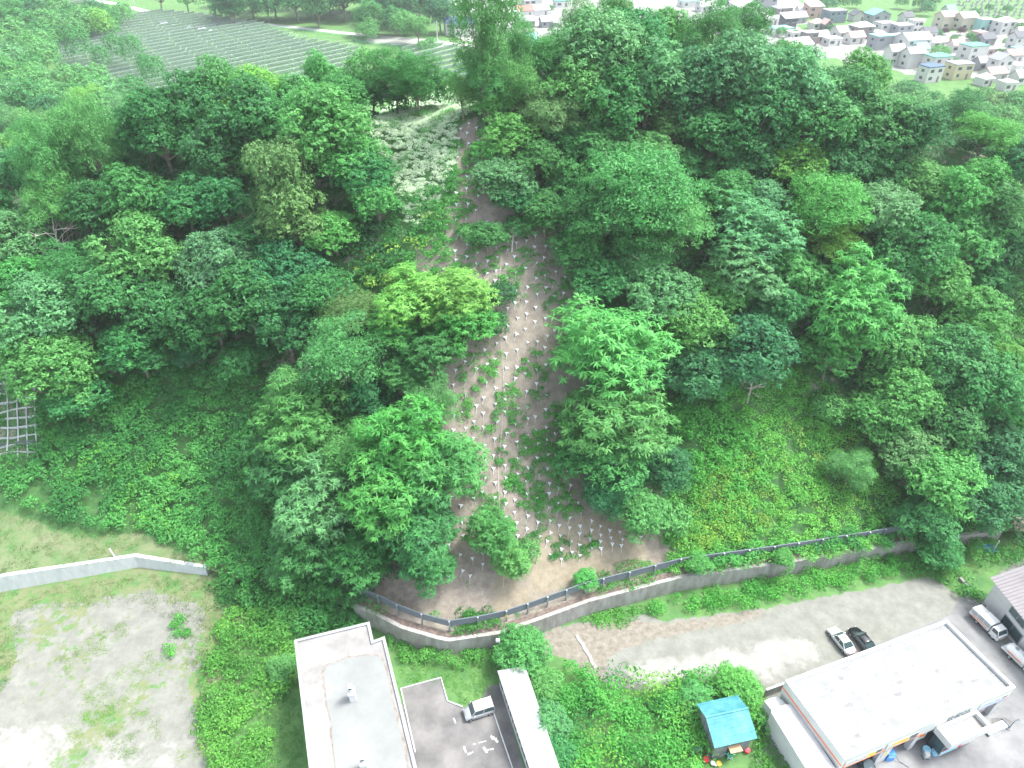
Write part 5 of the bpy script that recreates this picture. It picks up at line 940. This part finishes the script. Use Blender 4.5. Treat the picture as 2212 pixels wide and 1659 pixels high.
small('garden_plant', 1574, 1638, 'leafy green potted plant before the teal-roofed shed door', 'plant', lambda b: (b.tube([(0, 0, 0), (0, 0, .3)], [.18, .24], 'greywood', 8), [b.tube([(0, 0, .3), (math.cos(a) * .3, math.sin(a) * .3, .8), (math.cos(a) * .6, math.sin(a) * .6, .7)], [.03, .06, .01], 'greenmesh', 4) for a in (0, 1, 2, 3, 4, 5)]))
# white warehouse
WZ = 3.0
def vault(P, z, label, name, ht=.5):
    Q = [Vector(G(u, v, z)) for u, v in P]; o = Q[0].copy(); o.z = 0; e = empty(name, o, 0, label, 'building'); a, b_, c, d_ = [q - o for q in Q]; secs = []; n = 9
    wl = MB(); L = (d_ - a).length; ns = max(2, int(L / .5))
    inn = [(p.x, p.y) for p in (a, b_, c, d_)]; wl.prism(inset(inn, .02), 0, z - .01, 'white'); wl.build('wall', e)
    rf = MB()
    for k in range(ns + 1):
        t = k / ns; s_, f = a.lerp(d_, t), b_.lerp(c, t); ring = []
        for i in range(n): q = s_.lerp(f, i / (n - 1)); ring.append((q.x, q.y, z + ht * math.sin(math.pi * i / (n - 1)) + (.035 if k % 2 else 0)))
        ring += [(f.x, f.y, z - .03), (s_.x, s_.y, z - .03)]; secs.append(ring)
    rf.loft(secs, 'white'); rf.build('roof', e); return e
vault([(1665, 1538), (1712, 1521), (1832, 1700), (1765, 1700)], WZ, 'long white curved-roof warehouse close beside the petrol station', 'warehouse')
vault([(1651, 1514), (1679, 1504), (1700, 1522), (1668, 1536)], 2.7, 'small white storage cabin at the back end of the white warehouse', 'storage_cabin', .12)
small('pallet', 1708, 1640, 'tan wooden pallet leaning against the white warehouse', 'pallet', lambda b: [b.box(-.5, .5, -.5 + k * .22, -.36 + k * .22, .1 + .2, .33, 'tan') for k in range(5)] + [b.box(-.5 + k * .45, -.4 + k * .45, -.5, .5, .2, .295, 'tan') for k in range(3)])
def drum(b): b.tube([(0, 0, 0), (0, 0, .85)], [.3, .3], 'steel', 12); b.tube([(0, 0, .851), (0, 0, .87)], [.27, .27], 'white', 12); b.tube([(0, 0, .3), (0, 0, .34)], [.315, .315], 'darksteel', 12); b.tube([(0, 0, .58), (0, 0, .62)], [.315, .315], 'darksteel', 12)
small('drum', 1713, 1653, 'steel drum with white lid by the warehouse wall, nearer the pallet', 'drum', drum); small('drum', 1722, 1661, 'steel drum with white lid by the warehouse wall, farther from pallet', 'drum', drum)
small('wall', 1650, 1505, 'low grey block wall behind the small storage cabin', 'wall', lambda b: (b.box(0, 4.2, -.08, .08, 0, 1.3, 'conc'), b.box(-.02, 4.22, -.1, .1, 1.3, 1.36, 'conclight')), rz=math.atan2(G(1690, 1490).y - G(1650, 1505).y, G(1690, 1490).x - G(1650, 1505).x))
# petrol station
SZ = 4.9
S = [Vector(G(u, v, SZ)) for u, v in ((1698, 1472), (2042, 1337), (2194, 1484.5), (1825, 1641))]   # back-left, back-right, front-right, front-left
o = S[3].copy(); o.z = 0; exd = (S[2] - S[3]); exd.z = 0; srz = math.atan2(exd.y, exd.x); SW = (S[2] - S[3]).length; SD = ((S[0] - S[3]).length + (S[1] - S[2]).length) / 2
print('station', SW, SD, [tuple(round(k, 1) for k in s) for s in S], math.degrees(math.atan2((S[0] - S[3]).y, (S[0] - S[3]).x) - srz))
B4 = empty('petrol_station', o, srz, 'white petrol station building with orange trim and open service bays', 'building')
sk = Vector(((S[0] - S[3]).x, (S[0] - S[3]).y)); ca, sa = math.cos(-srz), math.sin(-srz); skx = sk.x * ca - sk.y * sa; sky_ = sk.x * sa + sk.y * ca; SHX = skx / sky_ * SD
def sh(x, y): return x + SHX * y / SD          # keep the measured plan (slightly skewed)
def sbox(b, x0, x1, y0, y1, z0, z1, m): b.prism([(sh(x0, y0), y0), (sh(x1, y0), y0), (sh(x1, y1), y1), (sh(x0, y1), y1)], z0, z1, m)
M['rooflines'] = mat('white_roof_membrane', (.19, .2, .2), .7, col2=(.265, .277, .277), scale=.8)
b = MB(); sbox(b, .3, SW - .3, .3, SD - .3, SZ - .55, SZ - .35, 'rooflines')
b.build('roof', B4)
b = MB()
for (x0, x1, y0, y1) in ((0, SW, 0, .3), (0, SW, SD - .3, SD), (0, .3, .3, SD - .3), (SW - .3, SW, .3, SD - .3)): sbox(b, x0, x1, y0, y1, SZ - 2.0, SZ, 'white')
b.build('parapet', B4)
b = MB(); 
for k in range(1, 9): y = SD * k / 9; sbox(b, .4, SW - .4, y - .045, y + .045, SZ - .345, SZ - .325, 'conc')
b.build('roof_seams', B4)
M['rooftar'] = mat('roof_patches', (.16, .165, .17), .8, col2=(.21, .217, .22), scale=3); rr2 = random.Random(9)
for k in range(16):
    x0, y0 = rr2.uniform(.12, .88) * SW, rr2.uniform(.1, .9) * SD; n = 7; rad = rr2.uniform(.12, .5); b = MB(); b.add([(sh(x0, y0) + math.cos(j * .9) * rad * rr2.uniform(.6, 1.5), y0 + math.sin(j * .9) * rad * rr2.uniform(.3, .7), SZ - .346 + k * .0004) for j in range(n)], [tuple(range(n))], 'rooftar'); b.build('roof_stain', B4)
b = MB(); sbox(b, -.03, SW * .47, -.03, -.004, SZ - 1.98, SZ - 1.75, 'orange'); b.build('orange_trim', B4); b = MB(); sbox(b, SW * .77, SW + .03, -.03, -.004, SZ - 1.98, SZ - 1.75, 'orange'); b.build('orange_trim', B4); b = MB(); sbox(b, -.03, -.004, -.03, SD, SZ - 1.3, SZ - 1.1, 'orange'); b.build('orange_trim', B4)
for (x0, x1, y0, y1) in ((.1, .75, .1, .6), (SW * .25, SW * .25 + 1.3, .1, .5), (SW * .45, SW * .45 + .6, .1, .6), (SW - .9, SW - .2, .1, .6)): b = MB(); sbox(b, x0, x1, y0, y1, 0, SZ - 2.0, 'wallwhite'); b.build('column', B4)
b = MB(); sbox(b, .12, .3, SD * .55, SD - .1, 0, SZ - 2.0, 'wallwhite'); sbox(b, .31, SW - .31, SD - .28, SD - .1, 0, SZ - 2.0, 'wallwhite'); sbox(b, SW - .28, SW - .1, SD * .3, SD - .1, 0, SZ - 2.0, 'wallwhite'); sbox(b, SW * .5, SW * .5 + .15, .7, SD - .3, 0, SZ - 2.0, 'wallwhite'); b.build('wall', B4)
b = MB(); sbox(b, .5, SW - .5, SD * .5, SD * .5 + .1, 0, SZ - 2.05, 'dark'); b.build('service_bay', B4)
def sign(name, x0, x1, z0, z1, y=-.045, m='white', cols=(), pa=B4):
    e = empty(name, (x0, y, z0)); e.parent = pa; b = MB(); b.box(0, x1 - x0, -.03, 0, 0, z1 - z0, m); b.build('board', e); b = MB()
    for (a, c, h0, h1, mm) in cols: b.box((x1 - x0) * a, (x1 - x0) * c, -.04, -.031, (z1 - z0) * h0, (z1 - z0) * h1, mm)
    if cols: b.build('lettering', e)
    return e
rr_ = random.Random(4)
def glyphs(a, c, n, h0, h1, m):
    out = []
    for k in range(n):
        x = a + (c - a) * k / n; w = (c - a) / n
        for q in range(3): xx = x + w * rr_.uniform(.05, .6); yy = h0 + (h1 - h0) * rr_.uniform(0, .75); out.append((xx, xx + w * rr_.choice([.08, .3]), yy, yy + (h1 - h0) * rr_.choice([.12, .25]), m))
    return out
sign('sign', .3, SW * .23, SZ - 1.7, SZ - .7, cols=[(0, 1, 0, .05, 'orange'), (0, .02, 0, 1, 'orange'), (.6, .8, .15, .85, 'yellow'), (.82, .98, .2, .8, 'darksteel')] + glyphs(.05, .58, 7, .15, .85, 'steel'))
sign('sign', SW * .25, SW * .43, SZ - 1.7, SZ - .7, cols=[(.2, .45, .25, .85, 'yellow'), (.48, .7, .15, .8, 'yellow'), (.74, .99, .1, .95, 'darksteel')] + glyphs(.76, .97, 3, .2, .85, 'white') + glyphs(.22, .68, 5, .3, .75, 'steel'))
sign('sign', SW * .8, SW * .98, SZ - 1.7, SZ - .7, cols=[(0, 1, 0, .1, 'blue')] + glyphs(.04, .74, 9, .2, .9, 'steel') + glyphs(.04, .7, 7, .2, .9, 'paleblue') + [(.8, .96, .35, .9, 'steel')])
sign('sign', SW * .27, SW * .27 + .9, 1.2, 2.9, y=.09, cols=[(.3, .7, .15, .4, 'yellow')] + glyphs(.2, .8, 3, .5, .9, 'steel'))
sign('sign', SW * .475, SW * .475 + 1.4, .9, 2.6, y=.3, m='white', cols=[(.2, .8, .3, .8, 'orange')])
def text(s, par, loc, size, m, name='lettering'):
    cu = bpy.data.curves.new(name, 'FONT'); cu.body = s; cu.size = size; cu.extrude = .01; cu.align_x = 'CENTER'; cu.materials.append(M[m]); tmp = bpy.data.objects.new(name, cu); COL.objects.link(tmp); bpy.context.view_layer.update(); me = bpy.data.meshes.new_from_object(tmp); bpy.data.objects.remove(tmp); me.materials.clear(); me.materials.append(M[m]); q = bpy.data.objects.new(name, me); COL.objects.link(q); q.parent = par; q.location = loc; q.rotation_euler = (R(90), 0, 0); return q
text('ENEOS', B4, (SW * .67, -.04, SZ - 1.2), .95, 'darksteel')
# office box in front
b = MB(); x0, x1 = SW * .545, SW * .79; D = 1.9; zt = 3.5
for (a0, a1, c0, c1) in ((x0, x1, -D, -D + .3), (x0, x1, -.3, 0 - .05), (x0, x0 + .3, -D + .3, -.3), (x1 - .3, x1, -D + .3, -.3)): b.box(a0, a1, c0, c1, zt - .9, zt, 'white')
b.box(x0 + .3, x1 - .3, -D + .3, -.3, zt - .6, zt - .5, 'conc'); b.build('canopy', B4)
b = MB(); b.box(x0 + .35, x1 - .6, -D + .55, -.06, 0, zt - .9, 'glass'); b.build('shop_window', B4)
b = MB()
for k in range(22): xx = x0 + .4 + (x1 - x0 - 1.1) * k / 21; b.box(xx - .03, xx + .03, -D + .49, -D + .545, 0, zt - .9, 'steel')
b.box(x0 + .36, x1 - .62, -D + .45, -D + .485, .3, 1.1, 'white'); b.box(x0 + .36, x1 - .62, -D + .43, -D + .447, 1.12, 1.25, 'red'); b.box(x0 + .6, x0 + 2.2, -D + .43, -D + .447, .45, 1.0, 'paleblue'); b.box(x0 + 2.6, x0 + 3.0, -D + .43, -D + .447, .4, 1.05, 'red'); b.build('window_frame', B4)
for i, (u, v, lb) in enumerate(((2011, 1545, ''),)): pass
small('roof_puddle', 2160, 1560, '', '', lambda b: b.add([(-1, -.4, .01), (.6, -.7, .01), (1.4, 0, .01), (.7, .5, .01), (-.7, .4, .01)], [(0, 1, 2, 3, 4)], 'asphalt'))
o_ = bpy.data.objects['roof_puddle']; o_.name = 'wet_patch'; tag(o_, kind='structure')
def cart(b): b.box(-.3, .3, -.25, .25, .25, .32, 'steel'); [b.tube([(x, y, 0), (x, y, .25)], .04, 'darksteel', 5) for x in (-.25, .25) for y in (-.2, .2)]; b.tube([(-.28, 0, .32), (-.4, 0, 1.0)], .025, 'steel', 5); b.box(-.2, .2, -.18, .18, .32, .8, 'white')
small('cleaning_cart', 1998, 1636, 'white cleaning cart with a handle on the station forecourt', 'cart', cart)
small('bucket', 1999, 1624, 'pale blue bucket just behind the white cleaning cart', 'bucket', bucket('paleblue', .38, .5)); small('bucket', 2018, 1628, 'pale blue bucket right of the white cleaning cart', 'bucket', bucket('paleblue', .36, .4))
small('tyre_inflator', 1918, 1637, 'blue machine beside the column of the first service bay', 'machine', lambda b: (b.box(-.35, .35, -.3, .3, 0, 1.1, 'blue'), b.box(-.3, .3, -.32, -.305, .6, 1.0, 'paleblue'), b.tube([(.36, 0, .9), (.7, -.3, .3), (1.1, -.5, .05), (1.6, -.9, .05), (1.2, -1.4, .05)], .03, 'darksteel', 5)))
small('car_lift', 2150, 1573, 'low grey steel lift plate lying on the wet forecourt', 'lift', lambda b: (b.box(-1.3, 1.3, -.35, .35, .02, .16, 'steel'), b.box(-1.4, -1.3, -.45, .45, 0, .25, 'darksteel'), b.box(1.3, 1.4, -.45, .45, 0, .25, 'darksteel')), rz=srz)
small('hose_post', 2178, 1575, 'thin steel hose post on the right of the forecourt', 'post', lambda b: (b.tube([(0, 0, 0), (0, 0, 1.6), (.25, 0, 1.9), (.35, 0, 1.7)], .045, 'steel', 6), b.box(-.15, .15, -.15, .15, 0, .06, 'darksteel')))
small('stone_block', 1805, 1453, 'small grey block on the gravel left of the silver-white car', 'block', lambda b: (b.box(-.4, .4, -.25, .25, 0, .35, 'conc', .06), b.box(-.3, .3, -.15, .15, .35, .42, 'steel')), rz=.3)
# pinkish-roofed house at the right edge
p0_, p1_ = G(2122, 1303), G(2178, 1376); ax = p1_ - p0_; hrz = math.atan2(ax.y, ax.x); HE = 4.3
B5 = empty('house', p0_, hrz, 'two-storey pale house with a ribbed pinkish roof at the right edge', 'house'); HL, HD = 13.0, 7.0
b = MB(); b.add([(0, 0, 0), (HL, 0, 0), (HL, HD, 0), (0, HD, 0), (0, 0, HE), (HL, 0, HE), (HL, HD, HE), (0, HD, HE), (0, HD / 2, HE + 1.5), (HL, HD / 2, HE + 1.5)], [(0, 1, 5, 4), (1, 2, 6, 5), (2, 3, 7, 6), (3, 0, 4, 7), (4, 8, 7), (5, 6, 9)], 'w_house'); M['w_house'] = mat('pale_pinkish_render', (.6, .59, .6), .85, var=.08, scale=.6); b.build('wall', B5)
b = MB(); o = .5
for (y0, z0, y1, z1) in ((-o, HE - .15, HD / 2, HE + 1.62), (HD + o, HE - .15, HD / 2, HE + 1.62)):
    k = 0; x = -o
    while x < HL + o:
        b.add([(x, y0, z0), (x + .36, y0, z0), (x + .36, y1, z1), (x, y1, z1)], [(0, 1, 2, 3)], 'pinkroof'); b.add([(x + .36, y0, z0 - .05), (x + .36, y0, z0 + .06), (x + .36, y1, z1 + .06), (x + .4, y1, z1 + .06), (x + .4, y0, z0 + .06), (x + .4, y0, z0 - .05)], [(1, 4, 3, 2), (0, 1, 2), (5, 4, 3)], 'pinkroof'); x += .4
b.box(-o, HL + o, HD / 2 - .12, HD / 2 + .12, HE + 1.62, HE + 1.72, 'pinkroof'); b.build('roof', B5)
for (x0, x1, z0, z1) in ((3.0, 5.2, 2.7, 3.6), (2.9, 5.6, .5, 1.9), (8.4, 10.6, .8, 1.9)):
    e = empty('window', (x0, -.03, z0)); e.parent = B5; MB().box(0, x1 - x0, -.02, .02, 0, z1 - z0, 'glass').build('pane', e); b = MB(); w, h = x1 - x0, z1 - z0; b.box(-.08, w + .08, -.06, .03, -.08, 0, 'steel'); b.box(-.08, w + .08, -.06, .03, h, h + .08, 'steel'); b.box(-.08, 0, -.06, .03, 0, h, 'steel'); b.box(w, w + .08, -.06, .03, 0, h, 'steel'); b.box(w / 2 - .03, w / 2 + .03, -.05, .03, 0, h, 'steel'); b.build('frame', e)
b = MB(); b.tube([(0, 0, 0), (0, 0, 2.2)], .03, 'darksteel', 5); [b.tube([(-.5, -.4 + k * .16, 2.0), (.5, -.4 + k * .16, 2.0)], .015, 'darksteel', 4) for k in range(6)]; b.tube([(0, -.5, 2.0), (0, .5, 2.0)], .02, 'darksteel', 4); e = b.build('antenna', B5); e.location = (.6, HD / 2, HE + 1.6)
small('tarp_cover', 2131, 1189, 'crumpled blue tarp lying in the weeds behind the right house', 'tarp', lambda b: b.add([(-1.3, -.3, .1), (-.6, -.6, .5), (.3, -.55, .35), (1.2, -.5, .15), (1.3, .3, .3), (.5, .5, .75), (-.4, .5, .6), (-1.2, .4, .2), (-.3, 0, .9), (.6, 0, .7)], [(0, 1, 8, 7), (1, 2, 9, 8), (2, 3, 4, 9), (4, 5, 9), (5, 6, 8, 9), (6, 7, 8)], 'blue'), rz=-.2)
small('marker_post', 2142, 1195, 'white post with a red base beside the blue tarp', 'post', lambda b: (b.tube([(0, 0, .5), (0, 0, 2.3)], .07, 'white', 6), b.tube([(0, 0, 0), (0, 0, .5)], .08, 'red', 6)))
small('marker_post', 247, 1196, 'short white post standing just above the pale bent wall', 'post', lambda b: (b.tube([(0, 0, 0), (-.1, 0, 1.4)], .09, 'white', 6), b.box(-.15, .15, -.15, .15, 0, .08, 'conc')), z=0)
q = bpy.data.objects.get('marker_post.001'); pp, _ = hit(247, 1202); q.location = pp
small('security_light', 1076, 1418, 'white boxy lamp head on a pole behind the long hut', 'lamp', lambda b: (b.tube([(0, 0, 0), (0, 0, 2.9)], .05, 'steel', 6), b.box(-.22, .22, -.2, .2, 2.9, 3.15, 'white', .04)))
# ------------------------------------------------------------------ vehicles
def wheel(par, x, y, r, w=.2):
    e = empty('wheel', (x, y, r)); e.parent = par; b = MB(); s = 1 if y > 0 else -1
    b.tube([(0, -w / 2, 0), (0, -w * .42, 0), (0, w * .42, 0), (0, w / 2, 0)], [r * .88, r, r, r * .88], 'tyre', 18); b.build('tyre', e)
    b = MB(); b.tube([(0, s * w * .5, 0), (0, s * w * .56, 0)], [r * .62, r * .56], 'rim', 14); b.build('rim', e)
def ring(x, hw, z0, z1, rr=.12):                # rounded rectangle cross-section
    return [(x, -hw + rr, z0), (x, hw - rr, z0), (x, hw, z0 + rr), (x, hw, z1 - rr), (x, hw - rr * 1.4, z1), (x, -hw + rr * 1.4, z1), (x, -hw, z1 - rr), (x, -hw, z0 + rr)]
def car(name, loc, rz, L, Wd, body, label, prof, gh, wr=.31, wx=(.19, .8), roofm=None, cat='car'):
    """prof: (x fraction from the nose, half width, top z); gh: greenhouse base/top fractions"""
    e = empty(name, loc, rz, label, cat); hw = Wd / 2; k_ = .87 if L < 4 else .78; e.scale = (k_, k_, k_)
    b = MB(); b.loft([ring(-L / 2 + L * f, hw * k, .22 if 0 < f < 1 else .35, z) for f, k, z in prof], body); b.build('body', e, smooth=True)
    (a0, a1, t0, t1, zb, zt, kb, kt) = gh; X = lambda f: -L / 2 + L * f
    b = MB(); b.add([(X(a0), -hw * kb, zb), (X(a0), hw * kb, zb), (X(a1), hw * kb, zb), (X(a1), -hw * kb, zb), (X(t0), -hw * kt, zt), (X(t0), hw * kt, zt), (X(t1), hw * kt, zt), (X(t1), -hw * kt, zt)], [(0, 4, 5, 1), (1, 5, 6, 2), (2, 6, 7, 3), (3, 7, 4, 0)], 'glass'); b.build('windows', e)
    b = MB(); n = 6; q = []
    for k in range(n + 1): f = k / n; x = X(t0) + (X(t1) - X(t0)) * f; c = .05 * math.sin(math.pi * f); q.append([(x, -hw * kt - .015, zt - .02), (x, -hw * kt + .12, zt + .04 + c), (x, hw * kt - .12, zt + .04 + c), (x, hw * kt + .015, zt - .02)])
    b.loft(q, roofm or body); b.build('roof', e, smooth=True)
    for s in (-1, 1):
        for (fa, ft) in ((a0, t0), (a1, t1), ((a0 + a1) / 2, (t0 + t1) / 2)): b = MB(); b.tube([(X(fa), s * hw * kb * 1.005, zb), (X(ft), s * hw * kt * 1.01, zt)], .045, body, 4); b.build('pillar', e)
    for s in (-1, 1):
        wheel(e, X(wx[0]), s * (hw - .09), wr); wheel(e, X(wx[1]), s * (hw - .09), wr)
        MB().box(X(0) + .02, X(0) + .22, s * hw * .62 - .17, s * hw * .62 + .17, prof[1][2] - .25, prof[1][2] - .08, 'rim').build('headlight', e)
        MB().box(X(1) - .1, X(1) - .01, s * hw * .72 - .13, s * hw * .72 + .13, .7, .9, 'red').build('tail_light', e)
        MB().box(X(a0) + .3, X(a0) + .42, s * hw - .02 if s > 0 else -hw - .18, s * hw + .18 if s > 0 else -hw + .02, zb, zb + .14, body).build('side_mirror', e)
        MB().box(X(.3), X(.75), (hw - .012) if s > 0 else (-hw - .006), (hw + .006) if s > 0 else (-hw + .012), zb - .3, zb - .27, 'darksteel').build('door_trim', e)
    return e
a, c = G(1016.5, 1559), G(1060, 1545); ax = a - c; th = math.atan2(ax.y, ax.x); mid = (a + c) / 2; nrm = Vector((-math.sin(th), math.cos(th), 0)); nrm = nrm if nrm.y > 0 else -nrm
car('minivan', mid + nrm * .64, th + math.pi, 3.5, 1.62, 'silver', 'silver boxy minivan with white-looking roof parked on the small car park', [(0, .8, .62), (.03, .93, .78), (.2, .98, .98), (.3, 1, 1.05), (.9, 1, 1.05), (1, .92, 1.0)], (.2, .985, .33, .96, 1.0, 1.62, .96, .84), .29, (.16, .83), 'carwhite', 'minivan')
sed = [(0, .72, .52), (.03, .9, .62), (.14, .98, .78), (.3, 1, .9), (.72, 1, .93), (.9, .96, .88), (1, .82, .78)]; sg = (.27, .84, .41, .7, .88, 1.36, .93, .72)
a, c = G(1792, 1376), G(1817, 1408); ax = c - a; th = math.atan2(ax.y, ax.x); mid = (a + c) / 2; nrm = Vector((-math.sin(th), math.cos(th), 0)); nrm = nrm if nrm.x > 0 else -nrm
car('sedan', mid + nrm * .66, th, 4.4, 1.74, 'carwhite', 'silvery white sedan parked on gravel left of the black car', sed, sg)
a2 = G(1835, 1373); car('sedan', a2 + Vector((math.cos(th), math.sin(th), 0)) * 1.15 + nrm * .66, th, 4.5, 1.76, 'black', 'glossy black sedan parked on gravel behind the petrol station', sed, sg)
p = G(1862, 1650); car('sedan', (p.x, p.y, 0), srz + math.pi / 2, 4.3, 1.7, 'darkcar' if M.setdefault('darkcar', mat('dark_green_car_paint', (.03, .05, .05), .25, coat=.6)) else '', 'dark car poking out of the left service bay', sed, sg)
def truck(loc, th, label, kind):
    e = empty('tanker_truck', loc, th, label, 'truck'); L = 5.15; w = .95; e.scale = (.74, .74, .74)
    b = MB(); b.box(-L / 2 + .3, L / 2 - .1, -.4, .4, .45, .65, 'darksteel'); b.box(-.9, .3, -.85, -.5, .35, .7, 'darksteel'); b.box(-.9, .3, .5, .85, .35, .7, 'darksteel'); b.build('chassis', e)
    ce = empty('cab', (-L / 2, 0, 0)); ce.parent = e
    b = MB(); b.loft([ring(x, hw, z0, z1, .1) for x, hw, z0, z1 in ((0, w * .93, .45, 1.25), (.06, w * .97, .4, 1.3), (.22, w * .98, .4, 1.42), (1.5, w, .45, 1.45))], 'carwhite'); b.add([(.2, -w * .94, 1.4), (.2, w * .94, 1.4), (1.5, w * .97, 1.4), (1.5, -w * .97, 1.4), (.55, -w * .84, 2.05), (.55, w * .84, 2.05), (1.48, w * .88, 2.08), (1.48, -w * .88, 2.08)], [(4, 5, 6, 7), (2, 3, 7, 6)], 'carwhite')
    for s in (-1, 1): b.tube([(.2, s * w * .94, 1.4), (.55, s * w * .84, 2.05)], .045, 'carwhite', 5); b.tube([(1.42, s * w * .97, 1.4), (1.42, s * w * .88, 2.05)], .08, 'carwhite', 5)
    b.box(.5, 1.5, -w * .86, w * .86, 2.05, 2.13, 'carwhite', .05); b.build('cab_body', ce)
    b = MB(); b.add([(.19, -w * .93, 1.4), (.19, w * .93, 1.4), (1.49, w * .965, 1.4), (1.49, -w * .965, 1.4), (.54, -w * .835, 2.05), (.54, w * .835, 2.05), (1.47, w * .875, 2.05), (1.47, -w * .875, 2.05)], [(0, 1, 5, 4), (1, 2, 6, 5), (3, 0, 4, 7)], 'glass'); b.build('windshield', ce)
    for s in (-1, 1):
        MB().box(-.02, .03, s * .65 - .15, s * .65 + .15, .7, .9, 'rim').build('headlight', ce); MB().box(.1, .18, s * (w + .12) - .09, s * (w + .12) + .09, 1.3, 1.65, 'darksteel').build('side_mirror', ce)
        wheel(e, -L / 2 + .85, s * .8, .36, .22); wheel(e, L / 2 - 1.5, s * .76, .36, .34)
    MB().box(.0, .0 - .03, -.25, .25, .5, .62, 'yellow').build('number_plate', ce)
    x0, x1 = -L / 2 + 1.7, L / 2
    if kind == 'box':
        b = MB(); b.box(x0, x1, -w, w, .7, 1.15, 'carwhite'); b.box(x0 + .02, x1 - .05, -w * .94, w * .94, 1.15, 1.98, 'r_grey2'); b.box(x0, x0 + 2.0, -w * .97, w * .97, 1.98, 2.15, 'carwhite', .06); b.box(x0 + 2.0, x1 - .03, -w * .97, w * .97, 1.9, 2.05, 'carwhite', .06)
        for t in (0, .33, .66, .98):
            for s in (-1, 1): b.box(x0 + (x1 - x0 - .1) * t, x0 + (x1 - x0 - .1) * t + .07, s * w * .955 - .02, s * w * .955 + .02, 1.15, 1.97, 'carwhite')
        b.build('cargo_box', e)
    else:
        b = MB(); q = []
        for x, k in ((x0, .8), (x0 + .12, 1), (x1 - .5, 1), (x1 - .35, .8)): q.append([(x, math.cos(a) * w * .95 * k, 1.25 + math.sin(a) * .62 * k) for a in [2 * math.pi * j / 14 for j in range(14)]])
        b.loft(q, 'carwhite'); b.box(x0, x1, -w, w, .72, .85, 'carwhite'); b.tube([(x0 + .8, 0, 1.85), (x0 + .8, 0, 2.0)], .25, 'steel', 10); b.tube([(x0 + 2, 0, 1.85), (x0 + 2, 0, 2.0)], .25, 'steel', 10); b.build('tank', e)
        b = MB()
        for s in (-1, 1): b.tube([(x1 - .3, s * .6, .9), (x1, s * .6, .9), (x1 + .05, s * .6, 1.2)], .05, 'steel', 5)
        b.box(x1 - .25, x1 + .05, -.8, .8, .55, .75, 'steel'); b.build('rear_pump_rack', e)
    for s in (-1, 1): (MB().box(x0 + .3, x1 - .5, s * (w + .004) - .004, s * (w + .004) + .004, .85 if kind == 'box' else .74, 1.05 if kind == 'box' else .83, 'orange') if kind == 'box' else MB().box(x0 + .4, x1 - .9, s * (w * .95 + .01) - .012, s * (w * .95 + .01) + .012, 1.15, 1.3, 'orange')).build('orange_stripe', e)
    return e
M['r_grey2'] = mat('grey_shutters', (.36, .39, .42), .5)
a, c = G(2137, 1375), G(2104, 1342); ax = c - a; th = math.atan2(ax.y, ax.x); nrm = Vector((-math.sin(th), math.cos(th), 0)); nrm = nrm if nrm.x > 0 else -nrm
print('truck wheelbase', ax.length, 'sedan', (G(1817, 1408) - G(1792, 1376)).length, 'van', (G(1016.5, 1559) - G(1060, 1545)).length)
truck((a + c) / 2 + nrm * .6, th, 'white truck with orange stripe and grey shuttered sides, behind the tanker', 'box')
a, c = G(2212, 1454), G(2172.7, 1417); ax = c - a; th = math.atan2(ax.y, ax.x); truck((a + c) / 2 + nrm * .6, th, 'white tanker truck with rounded tank cut off by the right edge', 'tank')
# ------------------------------------------------------------------ haze
hb = MB().box(-2600, 2600, -700, 4700, -1.0, 76, 'hazevol') if False else None
M['hazevol'] = bpy.data.materials.new('haze'); M['hazevol'].use_nodes = True; nt = M['hazevol'].node_tree; nt.nodes.remove(nt.nodes['Principled BSDF'])
pv = nt.nodes.new('ShaderNodeVolumePrincipled'); pv.inputs['Color'].default_value = (.86, .95, .95, 1); HAZE = .00025; pv.inputs['Density'].default_value = HAZE; pv.inputs['Anisotropy'].default_value = .2
nt.links.new(pv.outputs[0], nt.nodes['Material Output'].inputs['Volume'])
if HAZE: tag(MB().box(-2600, 2600, -700, 4700, -1.0, 76, 'hazevol').build('haze'), kind='stuff')
